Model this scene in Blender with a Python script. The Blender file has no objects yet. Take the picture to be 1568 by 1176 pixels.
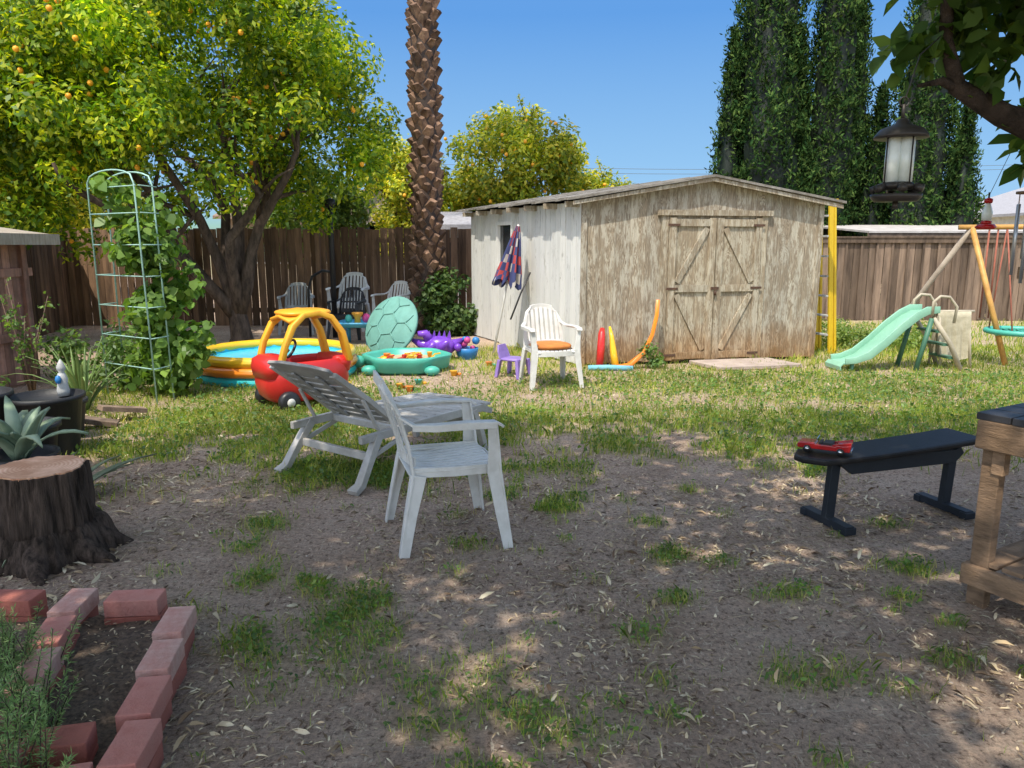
import bpy, math, random, numpy as np
from mathutils import Vector, Matrix, noise
random.seed(7); rng=np.random.default_rng(7)
S=bpy.context.scene
COL=S.collection
# ------------------------------------------------------------------ materials
def newmat(name):
    m=bpy.data.materials.new(name); m.use_nodes=True
    nt=m.node_tree; nt.nodes.clear()
    return m,nt,nt.nodes,nt.links
def ramp(N,stops):
    r=N.new('ShaderNodeValToRGB'); e=r.color_ramp.elements
    while len(e)<len(stops): e.new(0.5)
    for i,(p,c) in enumerate(stops):
        e[i].position=p; e[i].color=(c[0],c[1],c[2],1)
    return r
def mixc(N,L,fac,a,b,mode='MIX'):
    m=N.new('ShaderNodeMixRGB'); m.blend_type=mode
    for s,v in ((0,fac),(1,a),(2,b)):
        if isinstance(v,(int,float)): m.inputs[s].default_value=v
        elif isinstance(v,tuple): m.inputs[s].default_value=(v[0],v[1],v[2],1)
        else: L.new(v,m.inputs[s])
    return m.outputs[0]
def coords(N,L,stretch=(1,1,1)):
    tc=N.new('ShaderNodeTexCoord'); mp=N.new('ShaderNodeMapping')
    mp.inputs['Scale'].default_value=stretch
    L.new(tc.outputs['Object'],mp.inputs['Vector']); return mp.outputs[0]
def nz(N,L,vec,scale,detail=4,rough=.6,dist=0):
    n=N.new('ShaderNodeTexNoise'); n.inputs['Scale'].default_value=scale
    n.inputs['Detail'].default_value=detail; n.inputs['Roughness'].default_value=rough
    n.inputs['Distortion'].default_value=dist
    L.new(vec,n.inputs['Vector']); return n.outputs[0]
def mat(name,c1,c2=None,scale=6,rough=.6,bump=.15,bscale=40,stretch=(1,1,1),island=0,metal=0,spec=.4,lo=.35,hi=.65,dirt=0,coat=0):
    m,nt,N,L=newmat(name)
    if c2 is None: c2=tuple(x*.75 for x in c1)
    o=N.new('ShaderNodeOutputMaterial'); p=N.new('ShaderNodeBsdfPrincipled')
    v=coords(N,L,stretch)
    r=ramp(N,[(lo,c2),(hi,c1)]); L.new(nz(N,L,v,scale,6,.65),r.inputs[0])
    col=r.outputs[0]
    if island:
        g=N.new('ShaderNodeNewGeometry')
        r2=ramp(N,[(0,(1-island,)*3),(1,(1+island*.6,)*3)]); L.new(g.outputs['Random Per Island'],r2.inputs[0])
        col=mixc(N,L,1.0,col,r2.outputs[0],'MULTIPLY')
    if dirt:
        r3=ramp(N,[(.42,(1,1,1)),(.62,(1-dirt,1-dirt*1.05,1-dirt*1.15))])
        L.new(nz(N,L,coords(N,L),3.1,8,.7),r3.inputs[0])
        col=mixc(N,L,1.0,col,r3.outputs[0],'MULTIPLY')
    L.new(col,p.inputs['Base Color'])
    p.inputs['Roughness'].default_value=rough; p.inputs['Metallic'].default_value=metal
    p.inputs['Specular IOR Level'].default_value=spec
    if coat: p.inputs['Coat Weight'].default_value=coat
    if bump:
        b=N.new('ShaderNodeBump'); b.inputs['Strength'].default_value=bump; b.inputs['Distance'].default_value=.02
        L.new(nz(N,L,v,bscale,5,.7),b.inputs['Height']); L.new(b.outputs[0],p.inputs['Normal'])
    L.new(p.outputs[0],o.inputs[0]); return m
def leafmat(name,cols,trans=.35,tcol=None,rough=.45,nscale=.9,spec=.35,lo=.62,hi=1.3):
    m,nt,N,L=newmat(name)
    o=N.new('ShaderNodeOutputMaterial'); p=N.new('ShaderNodeBsdfPrincipled'); t=N.new('ShaderNodeBsdfTranslucent'); mx=N.new('ShaderNodeMixShader')
    g=N.new('ShaderNodeNewGeometry')
    k=len(cols); r=ramp(N,[(i/(k-1),c) for i,c in enumerate(cols)]); L.new(g.outputs['Random Per Island'],r.inputs[0])
    r2=ramp(N,[(.3,(lo,lo,lo)),(.7,(hi,hi,hi*.93))]); L.new(nz(N,L,coords(N,L),nscale,3),r2.inputs[0])
    c=mixc(N,L,1.0,r.outputs[0],r2.outputs[0],'MULTIPLY')
    L.new(c,p.inputs['Base Color']); p.inputs['Roughness'].default_value=rough; p.inputs['Specular IOR Level'].default_value=spec
    tc=mixc(N,L,1.0,c,tcol or (1.9,1.8,.7),'MULTIPLY'); L.new(tc,t.inputs[0])
    mx.inputs[0].default_value=trans; L.new(p.outputs[0],mx.inputs[1]); L.new(t.outputs[0],mx.inputs[2]); L.new(mx.outputs[0],o.inputs[0])
    return m
# ------------------------------------------------------------------ mesh builder
class MB:
    def __init__(s): s.v=[];s.f=[];s.m=[];s.s=[]
    def add(s,vs,fs,m=0,smooth=False,M=None):
        o=len(s.v)
        for v in vs:
            v=Vector(v)
            s.v.append(M@v if M is not None else v)
        for i,f in enumerate(fs):
            s.f.append([o+k for k in f]); s.m.append(m[i] if isinstance(m,list) else m); s.s.append(smooth)
        return s
    def box(s,c,d,m=0,M=None,rot=None):
        x,y,z=d[0]/2,d[1]/2,d[2]/2
        vs=[Vector((a,b,e)) for e in(-z,z) for b in(-y,y) for a in(-x,x)]
        if rot is not None: vs=[rot@v for v in vs]
        vs=[v+Vector(c) for v in vs]
        return s.add(vs,[(0,2,3,1),(4,5,7,6),(0,1,5,4),(2,6,7,3),(0,4,6,2),(1,3,7,5)],m,False,M)
    def tube(s,pts,rad,n=10,m=0,M=None,cap=True,smooth=True,flat=(1,1)):
        pts=[Vector(p) for p in pts]
        if not hasattr(rad,'__len__'): rad=[rad]*len(pts)
        vs=[];nrm=None
        for i,p in enumerate(pts):
            t=(pts[min(i+1,len(pts)-1)]-pts[max(i-1,0)]).normalized()
            if nrm is None:
                nrm=Vector((1,0,0)) if abs(t.x)<.8 else Vector((0,1,0))
            nrm=(nrm-t*nrm.dot(t)).normalized(); b=t.cross(nrm)
            for k in range(n):
                a=2*math.pi*k/n
                vs.append(p+(nrm*math.cos(a)*flat[0]+b*math.sin(a)*flat[1])*rad[i])
        fs=[]
        for i in range(len(pts)-1):
            for k in range(n):
                fs.append((i*n+k,i*n+(k+1)%n,(i+1)*n+(k+1)%n,(i+1)*n+k))
        if cap:
            fs.append(tuple(range(n-1,-1,-1))); fs.append(tuple((len(pts)-1)*n+k for k in range(n)))
        return s.add(vs,fs,m,smooth,M)
    def ribbon(s,pts,side,w,th,m=0,M=None,smooth=False):
        pts=[Vector(p) for p in pts]; n=len(pts)
        if not hasattr(w,'__len__'): w=[w]*n
        if not hasattr(th,'__len__'): th=[th]*n
        sd=[Vector(x).normalized() for x in side] if isinstance(side,list) else [Vector(side).normalized()]*n
        vs=[]
        for i,p in enumerate(pts):
            t=(pts[min(i+1,n-1)]-pts[max(i-1,0)]).normalized()
            sv=(sd[i]-t*sd[i].dot(t)).normalized(); nn=t.cross(sv).normalized()
            a=sv*w[i]/2; b=nn*th[i]/2
            vs+=[p-a-b,p+a-b,p+a+b,p-a+b]
        fs=[(0,3,2,1)]
        for i in range(n-1):
            for k in range(4):
                fs.append((i*4+k,i*4+(k+1)%4,(i+1)*4+(k+1)%4,(i+1)*4+k))
        q=(n-1)*4; fs.append((q,q+1,q+2,q+3))
        return s.add(vs,fs,m,smooth,M)
    def lathe(s,prof,c=(0,0,0),n=24,m=0,M=None,smooth=True,sx=1,sy=1,fn=None,cap=True):
        vs=[]
        for r,z in prof:
            for k in range(n):
                a=2*math.pi*k/n; rr=r*(fn(a,z) if fn else 1)
                vs.append((c[0]+rr*math.cos(a)*sx,c[1]+rr*math.sin(a)*sy,c[2]+z))
        fs=[]
        for i in range(len(prof)-1):
            for k in range(n):
                fs.append((i*n+k,i*n+(k+1)%n,(i+1)*n+(k+1)%n,(i+1)*n+k))
        if cap and prof[0][0]>1e-3: fs.append(tuple(range(n-1,-1,-1)))
        if cap and prof[-1][0]>1e-3: fs.append(tuple((len(prof)-1)*n+k for k in range(n)))
        return s.add(vs,fs,m,smooth,M)
    def ell(s,c,r,m=0,n=14,M=None):
        h=n//2
        prof=[(max(math.sin(math.pi*i/h),1e-5),-math.cos(math.pi*i/h)) for i in range(h+1)]
        MM=Matrix.Translation(Vector(c))@Matrix.Diagonal((r[0],r[1],r[2],1))
        if M is not None: MM=M@MM
        return s.lathe(prof,(0,0,0),n,m,MM)
    def prism(s,poly,y0,y1,m=0,M=None,axis='y'):
        n=len(poly)
        if axis=='y': vs=[(a,y0,b) for a,b in poly]+[(a,y1,b) for a,b in poly]
        elif axis=='x': vs=[(y0,a,b) for a,b in poly]+[(y1,a,b) for a,b in poly]
        else: vs=[(a,b,y0) for a,b in poly]+[(a,b,y1) for a,b in poly]
        fs=[tuple(range(n)),tuple(range(2*n-1,n-1,-1))]+[(i,i+n,(i+1)%n+n,(i+1)%n) for i in range(n)]
        return s.add(vs,fs,m,False,M)
    def obj(s,name,mats,parent=None,loc=(0,0,0),rz=0,rot=None,bevel=0,scale=1,sub=0):
        me=bpy.data.meshes.new(name); me.from_pydata([tuple(v) for v in s.v],[],s.f)
        for q in (mats if isinstance(mats,(list,tuple)) else [mats]): me.materials.append(q)
        me.polygons.foreach_set('material_index',s.m); me.polygons.foreach_set('use_smooth',s.s); me.update()
        import bmesh
        bm=bmesh.new(); bm.from_mesh(me); bmesh.ops.recalc_face_normals(bm,faces=bm.faces); bm.to_mesh(me); bm.free()
        o=bpy.data.objects.new(name,me); COL.objects.link(o)
        o.location=loc; o.rotation_euler=rot if rot else (0,0,rz); o.scale=(scale,)*3
        if parent: o.parent=parent
        if bevel:
            b=o.modifiers.new('bevel','BEVEL'); b.width=bevel; b.segments=2; b.limit_method='ANGLE'
        return o
def empty(name,loc=(0,0,0),rz=0):
    e=bpy.data.objects.new(name,None); COL.objects.link(e); e.location=loc; e.rotation_euler=(0,0,rz); e.empty_display_size=.2; return e
def mesh_np(name,V,mats,parent=None,midx=None):
    n,k,_=V.shape
    me=bpy.data.meshes.new(name); me.vertices.add(n*k); me.vertices.foreach_set('co',V.astype(np.float32).ravel())
    me.loops.add(n*k); me.loops.foreach_set('vertex_index',np.arange(n*k,dtype=np.int32))
    me.polygons.add(n); me.polygons.foreach_set('loop_start',np.arange(0,n*k,k,dtype=np.int32))
    for q in (mats if isinstance(mats,(list,tuple)) else [mats]): me.materials.append(q)
    if midx is not None: me.polygons.foreach_set('material_index',midx.astype(np.int32))
    me.update(calc_edges=True); me.validate()
    o=bpy.data.objects.new(name,me); COL.objects.link(o)
    if parent: o.parent=parent
    return o
def nrmz(a): return a/(np.linalg.norm(a,axis=1,keepdims=True)+1e-9)
def leafverts(pos,nrm,size,aspect=.5,droop=0,dirv=None,dirw=0,hexa=False,fold=.18,sv=.35,curl=.12):
    n=len(pos)
    r=rng.normal(size=(n,3))
    if dirv is not None: r=nrmz(r)+np.asarray(dirv)*dirw
    r[:,2]-=droop
    a=nrmz(r-nrm*np.sum(r*nrm,1,keepdims=True)); b=np.cross(nrm,a)
    Ln=(size*(1+sv*rng.uniform(-1,1,n)))[:,None]; W=Ln*aspect
    if hexa:
        P=[pos, pos+a*Ln*.25+b*W*.42+nrm*W*fold, pos+a*Ln*.62+b*W*.42+nrm*W*fold, pos+a*Ln-nrm*Ln*curl, pos+a*Ln*.62-b*W*.42+nrm*W*fold, pos+a*Ln*.25-b*W*.42+nrm*W*fold]
    else:
        P=[pos,pos+a*Ln*.45+b*W*.5+nrm*W*fold,pos+a*Ln,pos+a*Ln*.45-b*W*.5+nrm*W*fold]
    return np.stack(P,1)
def cloud(name,C,R,n,size,m,outward=.8,up=.4,aspect=.5,droop=.3,shell=.5,parent=None,hexa=False,flat=1.0):
    C=np.asarray(C,float);R=np.asarray(R,float)
    p=R**2; idx=rng.choice(len(C),n,p=p/p.sum())
    d=nrmz(rng.normal(size=(n,3))); rr=R[idx]*rng.uniform(0,1,n)**shell
    off=d*rr[:,None]; off[:,2]*=flat
    pos=C[idx]+off
    nn=d*outward+rng.normal(size=(n,3))*.55; nn[:,2]+=up
    return mesh_np(name,leafverts(pos,nrmz(nn),size,aspect,droop,hexa=hexa),m,parent)
def crown(c,r,n,rc,inner=.5,bottom=-1,seed=0):
    C=[];R=[]
    while len(C)<n:
        d=Vector(rng.normal(size=3)).normalized()
        if d.z<bottom: continue
        k=rng.uniform(inner,1)**.6
        k*=1+.28*noise.noise(d*1.7+Vector((seed,seed*2,0)))
        C.append((c[0]+d.x*r[0]*k,c[1]+d.y*r[1]*k,c[2]+d.z*r[2]*k)); R.append(rng.uniform(*rc))
    return C,R
def limbs(mb,base,targets,r0,m=0,split=.35,wob=.15,n=8):
    base=Vector(base)
    for t in targets:
        t=Vector(t); d=t-base; L=d.length
        pts=[];rad=[]
        ph=random.random()*9
        for i in range(9):
            k=i/8
            q=base+d*k+Vector((0,0,1))*math.sin(k*math.pi)*L*.10
            q+=Vector((noise.noise(Vector((ph,k*2.5,0))),noise.noise(Vector((ph,k*2.5,5))),0))*wob*L*math.sin(k*math.pi*.5+.01)
            pts.append(q);rad.append(r0*(1-.78*k))
        mb.tube(pts,rad,n,m)
        for j in range(3):
            i=random.randint(3,7); s=pts[i]; dd=Vector((random.uniform(-1,1),random.uniform(-1,1),random.uniform(.1,1))).normalized()*L*random.uniform(.25,.45)
            mb.tube([s,s+dd*.5+Vector((0,0,.05)),s+dd],[rad[i]*.6,rad[i]*.4,rad[i]*.15],6,m)

# ------------------------------------------------------------------ camera / light
cam=bpy.data.cameras.new('camera'); co=bpy.data.objects.new('camera',cam); COL.objects.link(co)
co.location=(0,0,1.55); co.rotation_euler=(math.radians(90-10.5),0,0)
cam.sensor_width=36; cam.lens=36*1150/1568; cam.clip_end=2000; cam.clip_start=.05; S.camera=co
EL=62; tx,ty=-.45,-.89
az=math.atan2(tx,ty)
w=bpy.data.worlds.new('World'); S.world=w; w.use_nodes=True; nt=w.node_tree; WN=nt.nodes; WL=nt.links
bg=WN['Background']; sk=WN.new('ShaderNodeTexSky'); sk.sky_type='NISHITA'; sk.sun_disc=False
sk.sun_elevation=math.radians(EL); sk.sun_rotation=az; sk.air_density=1.0; sk.dust_density=2.5; sk.ozone_density=1.2
SKS=.36
# the clear anti-solar side of the sky is a deeper blue above the horizon; the sun side stays hazy and pale
tcw=WN.new('ShaderNodeTexCoord'); sxy=WN.new('ShaderNodeSeparateXYZ'); WL.new(tcw.outputs['Generated'],sxy.inputs[0])
rz_=ramp(WN,[(0,(.42,.68,.92)),(.10,(.30,.57,.90)),(.27,(.13,.36,.80)),(.45,(.16,.38,.80)),(.75,(.9,.9,.9))]); WL.new(sxy.outputs[2],rz_.inputs[0])
sc1=mixc(WN,WL,1.0,rz_.outputs[0],(1/SKS,1/SKS,1/SKS),'MULTIPLY')
mr_=WN.new('ShaderNodeMapRange'); mr_.inputs[1].default_value=-.25; mr_.inputs[2].default_value=.35; WL.new(sxy.outputs[1],mr_.inputs[0])
cap_=mixc(WN,WL,mr_.outputs[0],(8,8,8),sc1)
WL.new(mixc(WN,WL,1.0,sk.outputs[0],cap_,'DARKEN'),bg.inputs[0]); bg.inputs[1].default_value=SKS
sl=bpy.data.lights.new('sun','SUN'); so=bpy.data.objects.new('sun',sl); COL.objects.link(so)
sl.energy=5.0; sl.angle=math.radians(.55); sl.color=(1,.93,.80)
h=math.hypot(tx,ty); dirv=Vector((tx/h*math.cos(math.radians(EL)),ty/h*math.cos(math.radians(EL)),math.sin(math.radians(EL))))
so.rotation_euler=dirv.to_track_quat('Z','Y').to_euler(); so.location=(-4,-8,15)
S.view_settings.view_transform='Standard'; S.view_settings.look='None'; S.view_settings.exposure=0

# ------------------------------------------------------------------ ground
random.seed(11)
TUFTS=[(random.uniform(-1.7,2.2),random.uniform(1.8,5.2),random.uniform(.03,.10),random.uniform(.3,.9)) for _ in range(110)]
def lawn(x,y):
    n1=noise.noise(Vector((x*.55,y*.55,3))); n2=noise.noise(Vector((x*1.9,y*1.9,7)))
    n3=noise.noise(Vector((x*5,y*5,11)))
    d=0
    e=6.2+.7*n1
    if y>e-1.5: d=min(1,(y-e+1.5)/2.1)*(.88+.6*n1+.8*n2)
    if x<-4.2: d*=max(0,1-(-4.2-x)*1.5)
    if y>11 and x<.3: d*=max(0,1-(y-11)*.8)
    d*=1-.85*math.exp(-(((x+.9)/1.3)**2+((y-8.7)/1.0)**2))
    d*=1-.55*math.exp(-(((x-1.0)/1.6)**2+((y-7.5)/.6)**2))
    def g(cx,cy,sx,sy,a): return a*math.exp(-(((x-cx)/sx)**2+((y-cy)/sy)**2))
    d+=g(-2.2,5.9,.9,.9,1.3)+g(-1.0,5.0,.5,.4,.7)+g(-.2,5.7,.9,.7,.35)+g(1.4,5.7,1.3,.5,.3)+g(3.4,5.9,1.2,.5,.5)
    if y<5.6:
        d+=g(-.62,2.95,.22,.28,.7)+g(-.25,2.5,.32,.15,.6)+g(-.05,2.22,.3,.14,.8)+g(.5,2.85,.12,.14,.6)+g(1.15,2.55,.2,.12,.5)
        d+=g(-1.05,2.75,.12,.15,.6)+g(-.15,1.9,.2,.12,.8)
        for cx,cy,r,a in TUFTS:
            if abs(x-cx)<r*2 and abs(y-cy)<r*2: d+=g(cx,cy,r,r*.8,a)
    if y<6: d*=(.5+1.5*n2+1.2*n3)
    else: d*=(1+1.3*n3)
    return max(0,min(1,d))
def hgt(x,y):
    return .018*noise.noise(Vector((x*.8,y*.8,0)))+.008*noise.noise(Vector((x*4,y*4,2)))+.005*noise.noise(Vector((x*13,y*13,4)))
def axis(lo,hi,step,flo,fhi,fstep,far):
    a=list(np.arange(lo,flo-1e-6,step))+list(np.arange(flo,fhi-1e-6,fstep))+list(np.arange(fhi,hi+1e-6,step)); k=step
    b=[];x=a[-1]
    while x<far: k*=1.35; x+=k; b.append(x)
    c=[];x=lo;k=step
    while x>-far: k*=1.35; x-=k; c.append(x)
    return c[::-1]+a+b
X=axis(-7,9,.1,-2.6,2.8,.035,400);Y=axis(.5,15,.1,1.5,5.5,.035,400)
vs=[(x,y,hgt(x,y) if abs(x)<30 and abs(y)<30 else 0) for y in Y for x in X]
nx=len(X); fs=[(j*nx+i,j*nx+i+1,(j+1)*nx+i+1,(j+1)*nx+i) for j in range(len(Y)-1) for i in range(nx-1)]
gm,nt_,N,L=newmat('dirt_ground')
o=N.new('ShaderNodeOutputMaterial'); p=N.new('ShaderNodeBsdfPrincipled'); v=coords(N,L)
r1=ramp(N,[(.3,(.37,.26,.19)),(.5,(.50,.37,.285)),(.7,(.62,.485,.385))]); L.new(nz(N,L,v,1.3,9,.72),r1.inputs[0])
r2=ramp(N,[(.36,(.36,.34,.32)),(.5,(1,1,1)),(.66,(1.5,1.42,1.28))]); L.new(nz(N,L,v,48,9,.88),r2.inputs[0])
c=mixc(N,L,1.0,r1.outputs[0],r2.outputs[0],'MULTIPLY')
for sc_ in ((90,22,20),(20,85,20)):
    rf=ramp(N,[(.62,(0,0,0)),(.68,(1,1,1))]); L.new(nz(N,L,coords(N,L,sc_),1.0,3,.6,.8),rf.inputs[0])
    c=mixc(N,L,rf.outputs[0],c,(.74,.62,.47))
rd=ramp(N,[(.56,(0,0,0)),(.64,(1,1,1))]); L.new(nz(N,L,coords(N,L,(38,30,30)),1.0,4,.7,.5),rd.inputs[0])
c=mixc(N,L,rd.outputs[0],c,mixc(N,L,1.0,c,(.42,.39,.37),'MULTIPLY'))
at=N.new('ShaderNodeAttribute'); at.attribute_name='lawn'
r3=ramp(N,[(.3,(.28,.26,.09)),(.7,(.56,.48,.24))]); L.new(nz(N,L,v,18,6,.8),r3.inputs[0])
c=mixc(N,L,at.outputs['Fac'],c,r3.outputs[0])
L.new(c,p.inputs['Base Color']); p.inputs['Roughness'].default_value=.95; p.inputs['Specular IOR Level'].default_value=.1
b=N.new('ShaderNodeBump'); b.inputs['Strength'].default_value=1.0; b.inputs['Distance'].default_value=.03
L.new(nz(N,L,v,30,8,.85),b.inputs['Height']); L.new(b.outputs[0],p.inputs['Normal']); L.new(p.outputs[0],o.inputs[0])
me=bpy.data.meshes.new('ground'); me.from_pydata(vs,[],fs); me.materials.append(gm)
at_=me.attributes.new('lawn','FLOAT','POINT'); at_.data.foreach_set('value',[lawn(a,b_)*.65 if (abs(a)<30 and 0<b_<40) else .6 for a,b_,_ in vs])
me.polygons.foreach_set('use_smooth',[True]*len(fs)); me.update()
g=bpy.data.objects.new('ground',me); COL.objects.link(g)

mg=leafmat('grass_blades',[(.13,.22,.035),(.21,.32,.05),(.36,.43,.085),(.60,.53,.24)],.42,nscale=.7,rough=.5)
mg2=leafmat('weed_leaves',[(.07,.14,.04),(.11,.20,.05),(.18,.28,.06)],.35,nscale=2)
def scatter(n,x0,x1,y0,y1,thr=0):
    P=[]
    k=0
    while len(P)<n and k<n*14:
        k+=1
        x=random.uniform(x0,x1); y=random.uniform(y0,y1)
        if random.random()<lawn(x,y)-thr: P.append((x,y,hgt(x,y)))
    return np.array(P)
def blades(P,hlo,hhi,wd):
    n=len(P); H=rng.uniform(hlo,hhi,n)[:,None]; a=rng.uniform(0,2*np.pi,n)
    s=np.stack([np.cos(a),np.sin(a),0*a],1)*wd*rng.uniform(.6,1.3,n)[:,None]
    ln=nrmz(rng.normal(size=(n,3)))*np.array([1,1,0]); ln=ln*rng.uniform(.2,.9,n)[:,None]*H
    up=np.array([0,0,1.0])
    return np.stack([P-s,P+s,P+s*.6+ln*.35+up*H*.6,P+ln+up*H*.95,P-s*.6+ln*.35+up*H*.6],1)
B=[blades(scatter(66000,-5,10,5.0,11.5),.025,.08,.005),blades(scatter(8000,0,12,10,15),.05,.14,.008),
   blades(scatter(16000,-3.3,4.5,4.2,7),.03,.11,.003),blades(scatter(13000,-1.8,2.4,1.7,5.2),.02,.065,.0016)]
grass=empty('grass')
mesh_np('blades',np.concatenate(B),mg,grass)
P=scatter(7500,-1.7,2.4,1.7,5.2,.05); P[:,2]+=rng.uniform(.005,.04,len(P)); nn=rng.normal(size=P.shape)*.6; nn[:,2]+=1
Q=scatter(15000,-3.3,6,4.5,9,.15); Q[:,2]+=rng.uniform(.01,.07,len(Q)); n2=rng.normal(size=Q.shape)*.5; n2[:,2]+=1
mesh_np('weeds',np.concatenate([leafverts(P,nrmz(nn),.022,.5,hexa=True,sv=.5),leafverts(Q,nrmz(n2),.035,.6,hexa=True,sv=.5)]),mg2,grass)
ml=leafmat('dry_litter',[(.16,.10,.065),(.42,.31,.20),(.64,.52,.36),(.78,.68,.50),(.48,.34,.2)],.1,tcol=(1,1,1),nscale=3,rough=.8)
def litter(n,x0,x1,y0,y1,size,asp,tilt=.22,curl=.15):
    p=np.stack([rng.uniform(x0,x1,n),rng.uniform(y0,y1,n),np.zeros(n)],1)
    keep=np.array([noise.noise(Vector((a*1.3,b_*1.3,9)))+.5>random.random()*.9 for a,b_,_ in p]); p=p[keep]
    p[:,2]=[hgt(a,b_)+random.uniform(.003,.014) for a,b_,_ in p]
    q=rng.normal(size=p.shape)*tilt; q[:,2]+=1
    return leafverts(p,nrmz(q),size,asp,hexa=True,fold=.15,sv=.7,curl=curl)
mesh_np('leaf_litter',np.concatenate([litter(24000,-2.6,3.4,1.5,5.5,.030,.15),litter(9000,-2.6,3.2,1.5,5,.017,.32),litter(2600,-2.2,2.6,1.6,4.8,.045,.28,.45,.28),litter(18000,-4.5,6,4,9.5,.05,.15),litter(3000,-5,-2,3,7,.06,.28)]),ml)
mb=MB()
for i in range(420):
    x=random.uniform(-2.4,3);y=random.uniform(1.6,5.5);r=random.uniform(.003,.011)
    mb.ell((x,y,hgt(x,y)+r*.2),(r,r*random.uniform(.6,1),r*.6),0,6)
for i in range(160):
    x=random.uniform(-2.2,2.6);y=random.uniform(1.7,5);a=random.uniform(0,3.14);l=random.uniform(.05,.18); z=hgt(x,y)+.007
    mb.tube([(x,y,z),(x+l*.5*math.cos(a)+.005,y+l*.5*math.sin(a),z+.006),(x+l*math.cos(a),y+l*math.sin(a),z)],.0016,4,1)
mb.obj('pebbles_and_twigs',[mat('pebble',(.46,.38,.3),(.28,.22,.18),20,.9),mat('twig',(.4,.32,.22),(.2,.15,.1),20,.9)])

# ------------------------------------------------------------------ fences
mf=mat('fence_wood',(.27,.165,.10),(.10,.064,.043),3,.85,.5,20,(3,3,.35),island=.5,spec=.15)
mfr=mat('fence_wood_weathered',(.25,.18,.13),(.11,.08,.06),3,.85,.5,20,(3,3,.35),island=.45,spec=.15)
def fence(name,p,q,H,m,bw=.14,batten=False):
    p=Vector((p[0],p[1],0));q=Vector((q[0],q[1],0)); d=q-p;Ln=d.length; ang=math.atan2(d.y,d.x)
    e=empty(name,p,ang); mb=MB(); n=int(Ln/(bw+.006))
    for i in range(n):
        x=(i+.5)*Ln/n; hh=H+random.uniform(-.03,.025)
        mb.box((x,random.uniform(-.008,.008),hh/2),(Ln/n-random.uniform(.003,.016),.018,hh),0,rot=Matrix.Rotation(random.uniform(-.008,.008),3,'Y'))
        if batten and i%2==0: mb.box((x+Ln/n/2,-.025,H/2),(.045,.022,H-.05))
    mb.obj('boards',m,e)
    mb=MB()
    for x in np.arange(.1,Ln,2.4):
        mb.box((x,-.06 if not batten else .07,H/2),(.09,.09,H-.04))
    for z in (.3,H-.22): mb.box((Ln/2,.035,z),(Ln,.04,.09))
    if batten: mb.box((Ln/2,-.045,H-.02),(Ln,.03,.10)); mb.box((Ln/2,-.02,H+.045),(Ln,.12,.028))
    mb.obj('posts_and_rails',m,e); return e
fence('wooden_fence',(-8.6,14.6),(.3,14.6),1.86,mf)
fence('wooden_fence',(3.2,15.6),(15.5,15.6),1.66,mfr,.15,True)
fence('wooden_fence',(-6.9,7.4),(-8.5,14.55),1.85,mf)

# ------------------------------------------------------------------ shed
U=Vector((.976,.218,0));Wd=Vector((-.414,.910,0));A=Vector((.894,9.58,0))
SM=Matrix(((U.x,Wd.x,0,A.x),(U.y,Wd.y,0,A.y),(0,0,1,0),(0,0,0,1)))
def shedmat(name,paint,wood,amt,stain=True,bump=.5):
    m,nt,N,L=newmat(name); o=N.new('ShaderNodeOutputMaterial'); p=N.new('ShaderNodeBsdfPrincipled')
    v=coords(N,L,(7,7,.55)); v2=coords(N,L)
    w=N.new('ShaderNodeTexNoise'); w.inputs['Scale'].default_value=1.6; w.inputs['Detail'].default_value=5; w.inputs['Distortion'].default_value=1.6; L.new(v,w.inputs['Vector'])
    mt=N.new('ShaderNodeMath'); mt.operation='MULTIPLY'; mt.inputs[1].default_value=13; L.new(w.outputs[0],mt.inputs[0])
    fr=N.new('ShaderNodeMath'); fr.operation='PINGPONG'; fr.inputs[1].default_value=.5; L.new(mt.outputs[0],fr.inputs[0])
    rg=ramp(N,[(.0,tuple(x*.55 for x in wood)),(.5,wood)]); L.new(fr.outputs[0],rg.inputs[0])
    pn=nz(N,L,coords(N,L,(4,4,1.1)),3.0,9,.74)
    ad0=N.new('ShaderNodeMath'); ad0.operation='MULTIPLY_ADD'; ad0.inputs[1].default_value=.26; L.new(fr.outputs[0],ad0.inputs[0]); L.new(pn,ad0.inputs[2])
    rp=ramp(N,[(amt,(0,0,0)),(amt+.10,(1,1,1))]); L.new(ad0.outputs[0],rp.inputs[0])
    pr=ramp(N,[(.3,tuple(x*.84 for x in paint)),(.7,paint)]); L.new(nz(N,L,v,4,6),pr.inputs[0])
    c=mixc(N,L,rp.outputs[0],rg.outputs[0],pr.outputs[0])
    gi=N.new('ShaderNodeNewGeometry'); ri=ramp(N,[(0,(.9,.9,.9)),(1,(1.05,1.04,1.02))]); L.new(gi.outputs['Random Per Island'],ri.inputs[0])
    c=mixc(N,L,1.0,c,ri.outputs[0],'MULTIPLY')
    if stain:
        sx=N.new('ShaderNodeSeparateXYZ'); L.new(v2,sx.inputs[0])
        ad=N.new('ShaderNodeMath'); ad.operation='MULTIPLY_ADD'; ad.inputs[1].default_value=.9; L.new(nz(N,L,v2,2.2,5),ad.inputs[0]); L.new(sx.outputs[2],ad.inputs[2])
        rs=ramp(N,[(.45,(1,1,1)),(.95,(0,0,0))]); L.new(ad.outputs[0],rs.inputs[0])
        c=mixc(N,L,rs.outputs[0],c,mixc(N,L,1.0,c,(.88,.62,.40),'MULTIPLY'))
    L.new(c,p.inputs['Base Color']); p.inputs['Roughness'].default_value=.85; p.inputs['Specular IOR Level'].default_value=.2
    b=N.new('ShaderNodeBump'); b.inputs['Strength'].default_value=bump; b.inputs['Distance'].default_value=.01
    L.new(fr.outputs[0],b.inputs['Height']); L.new(b.outputs[0],p.inputs['Normal']); L.new(p.outputs[0],o.inputs[0]); return m
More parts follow.
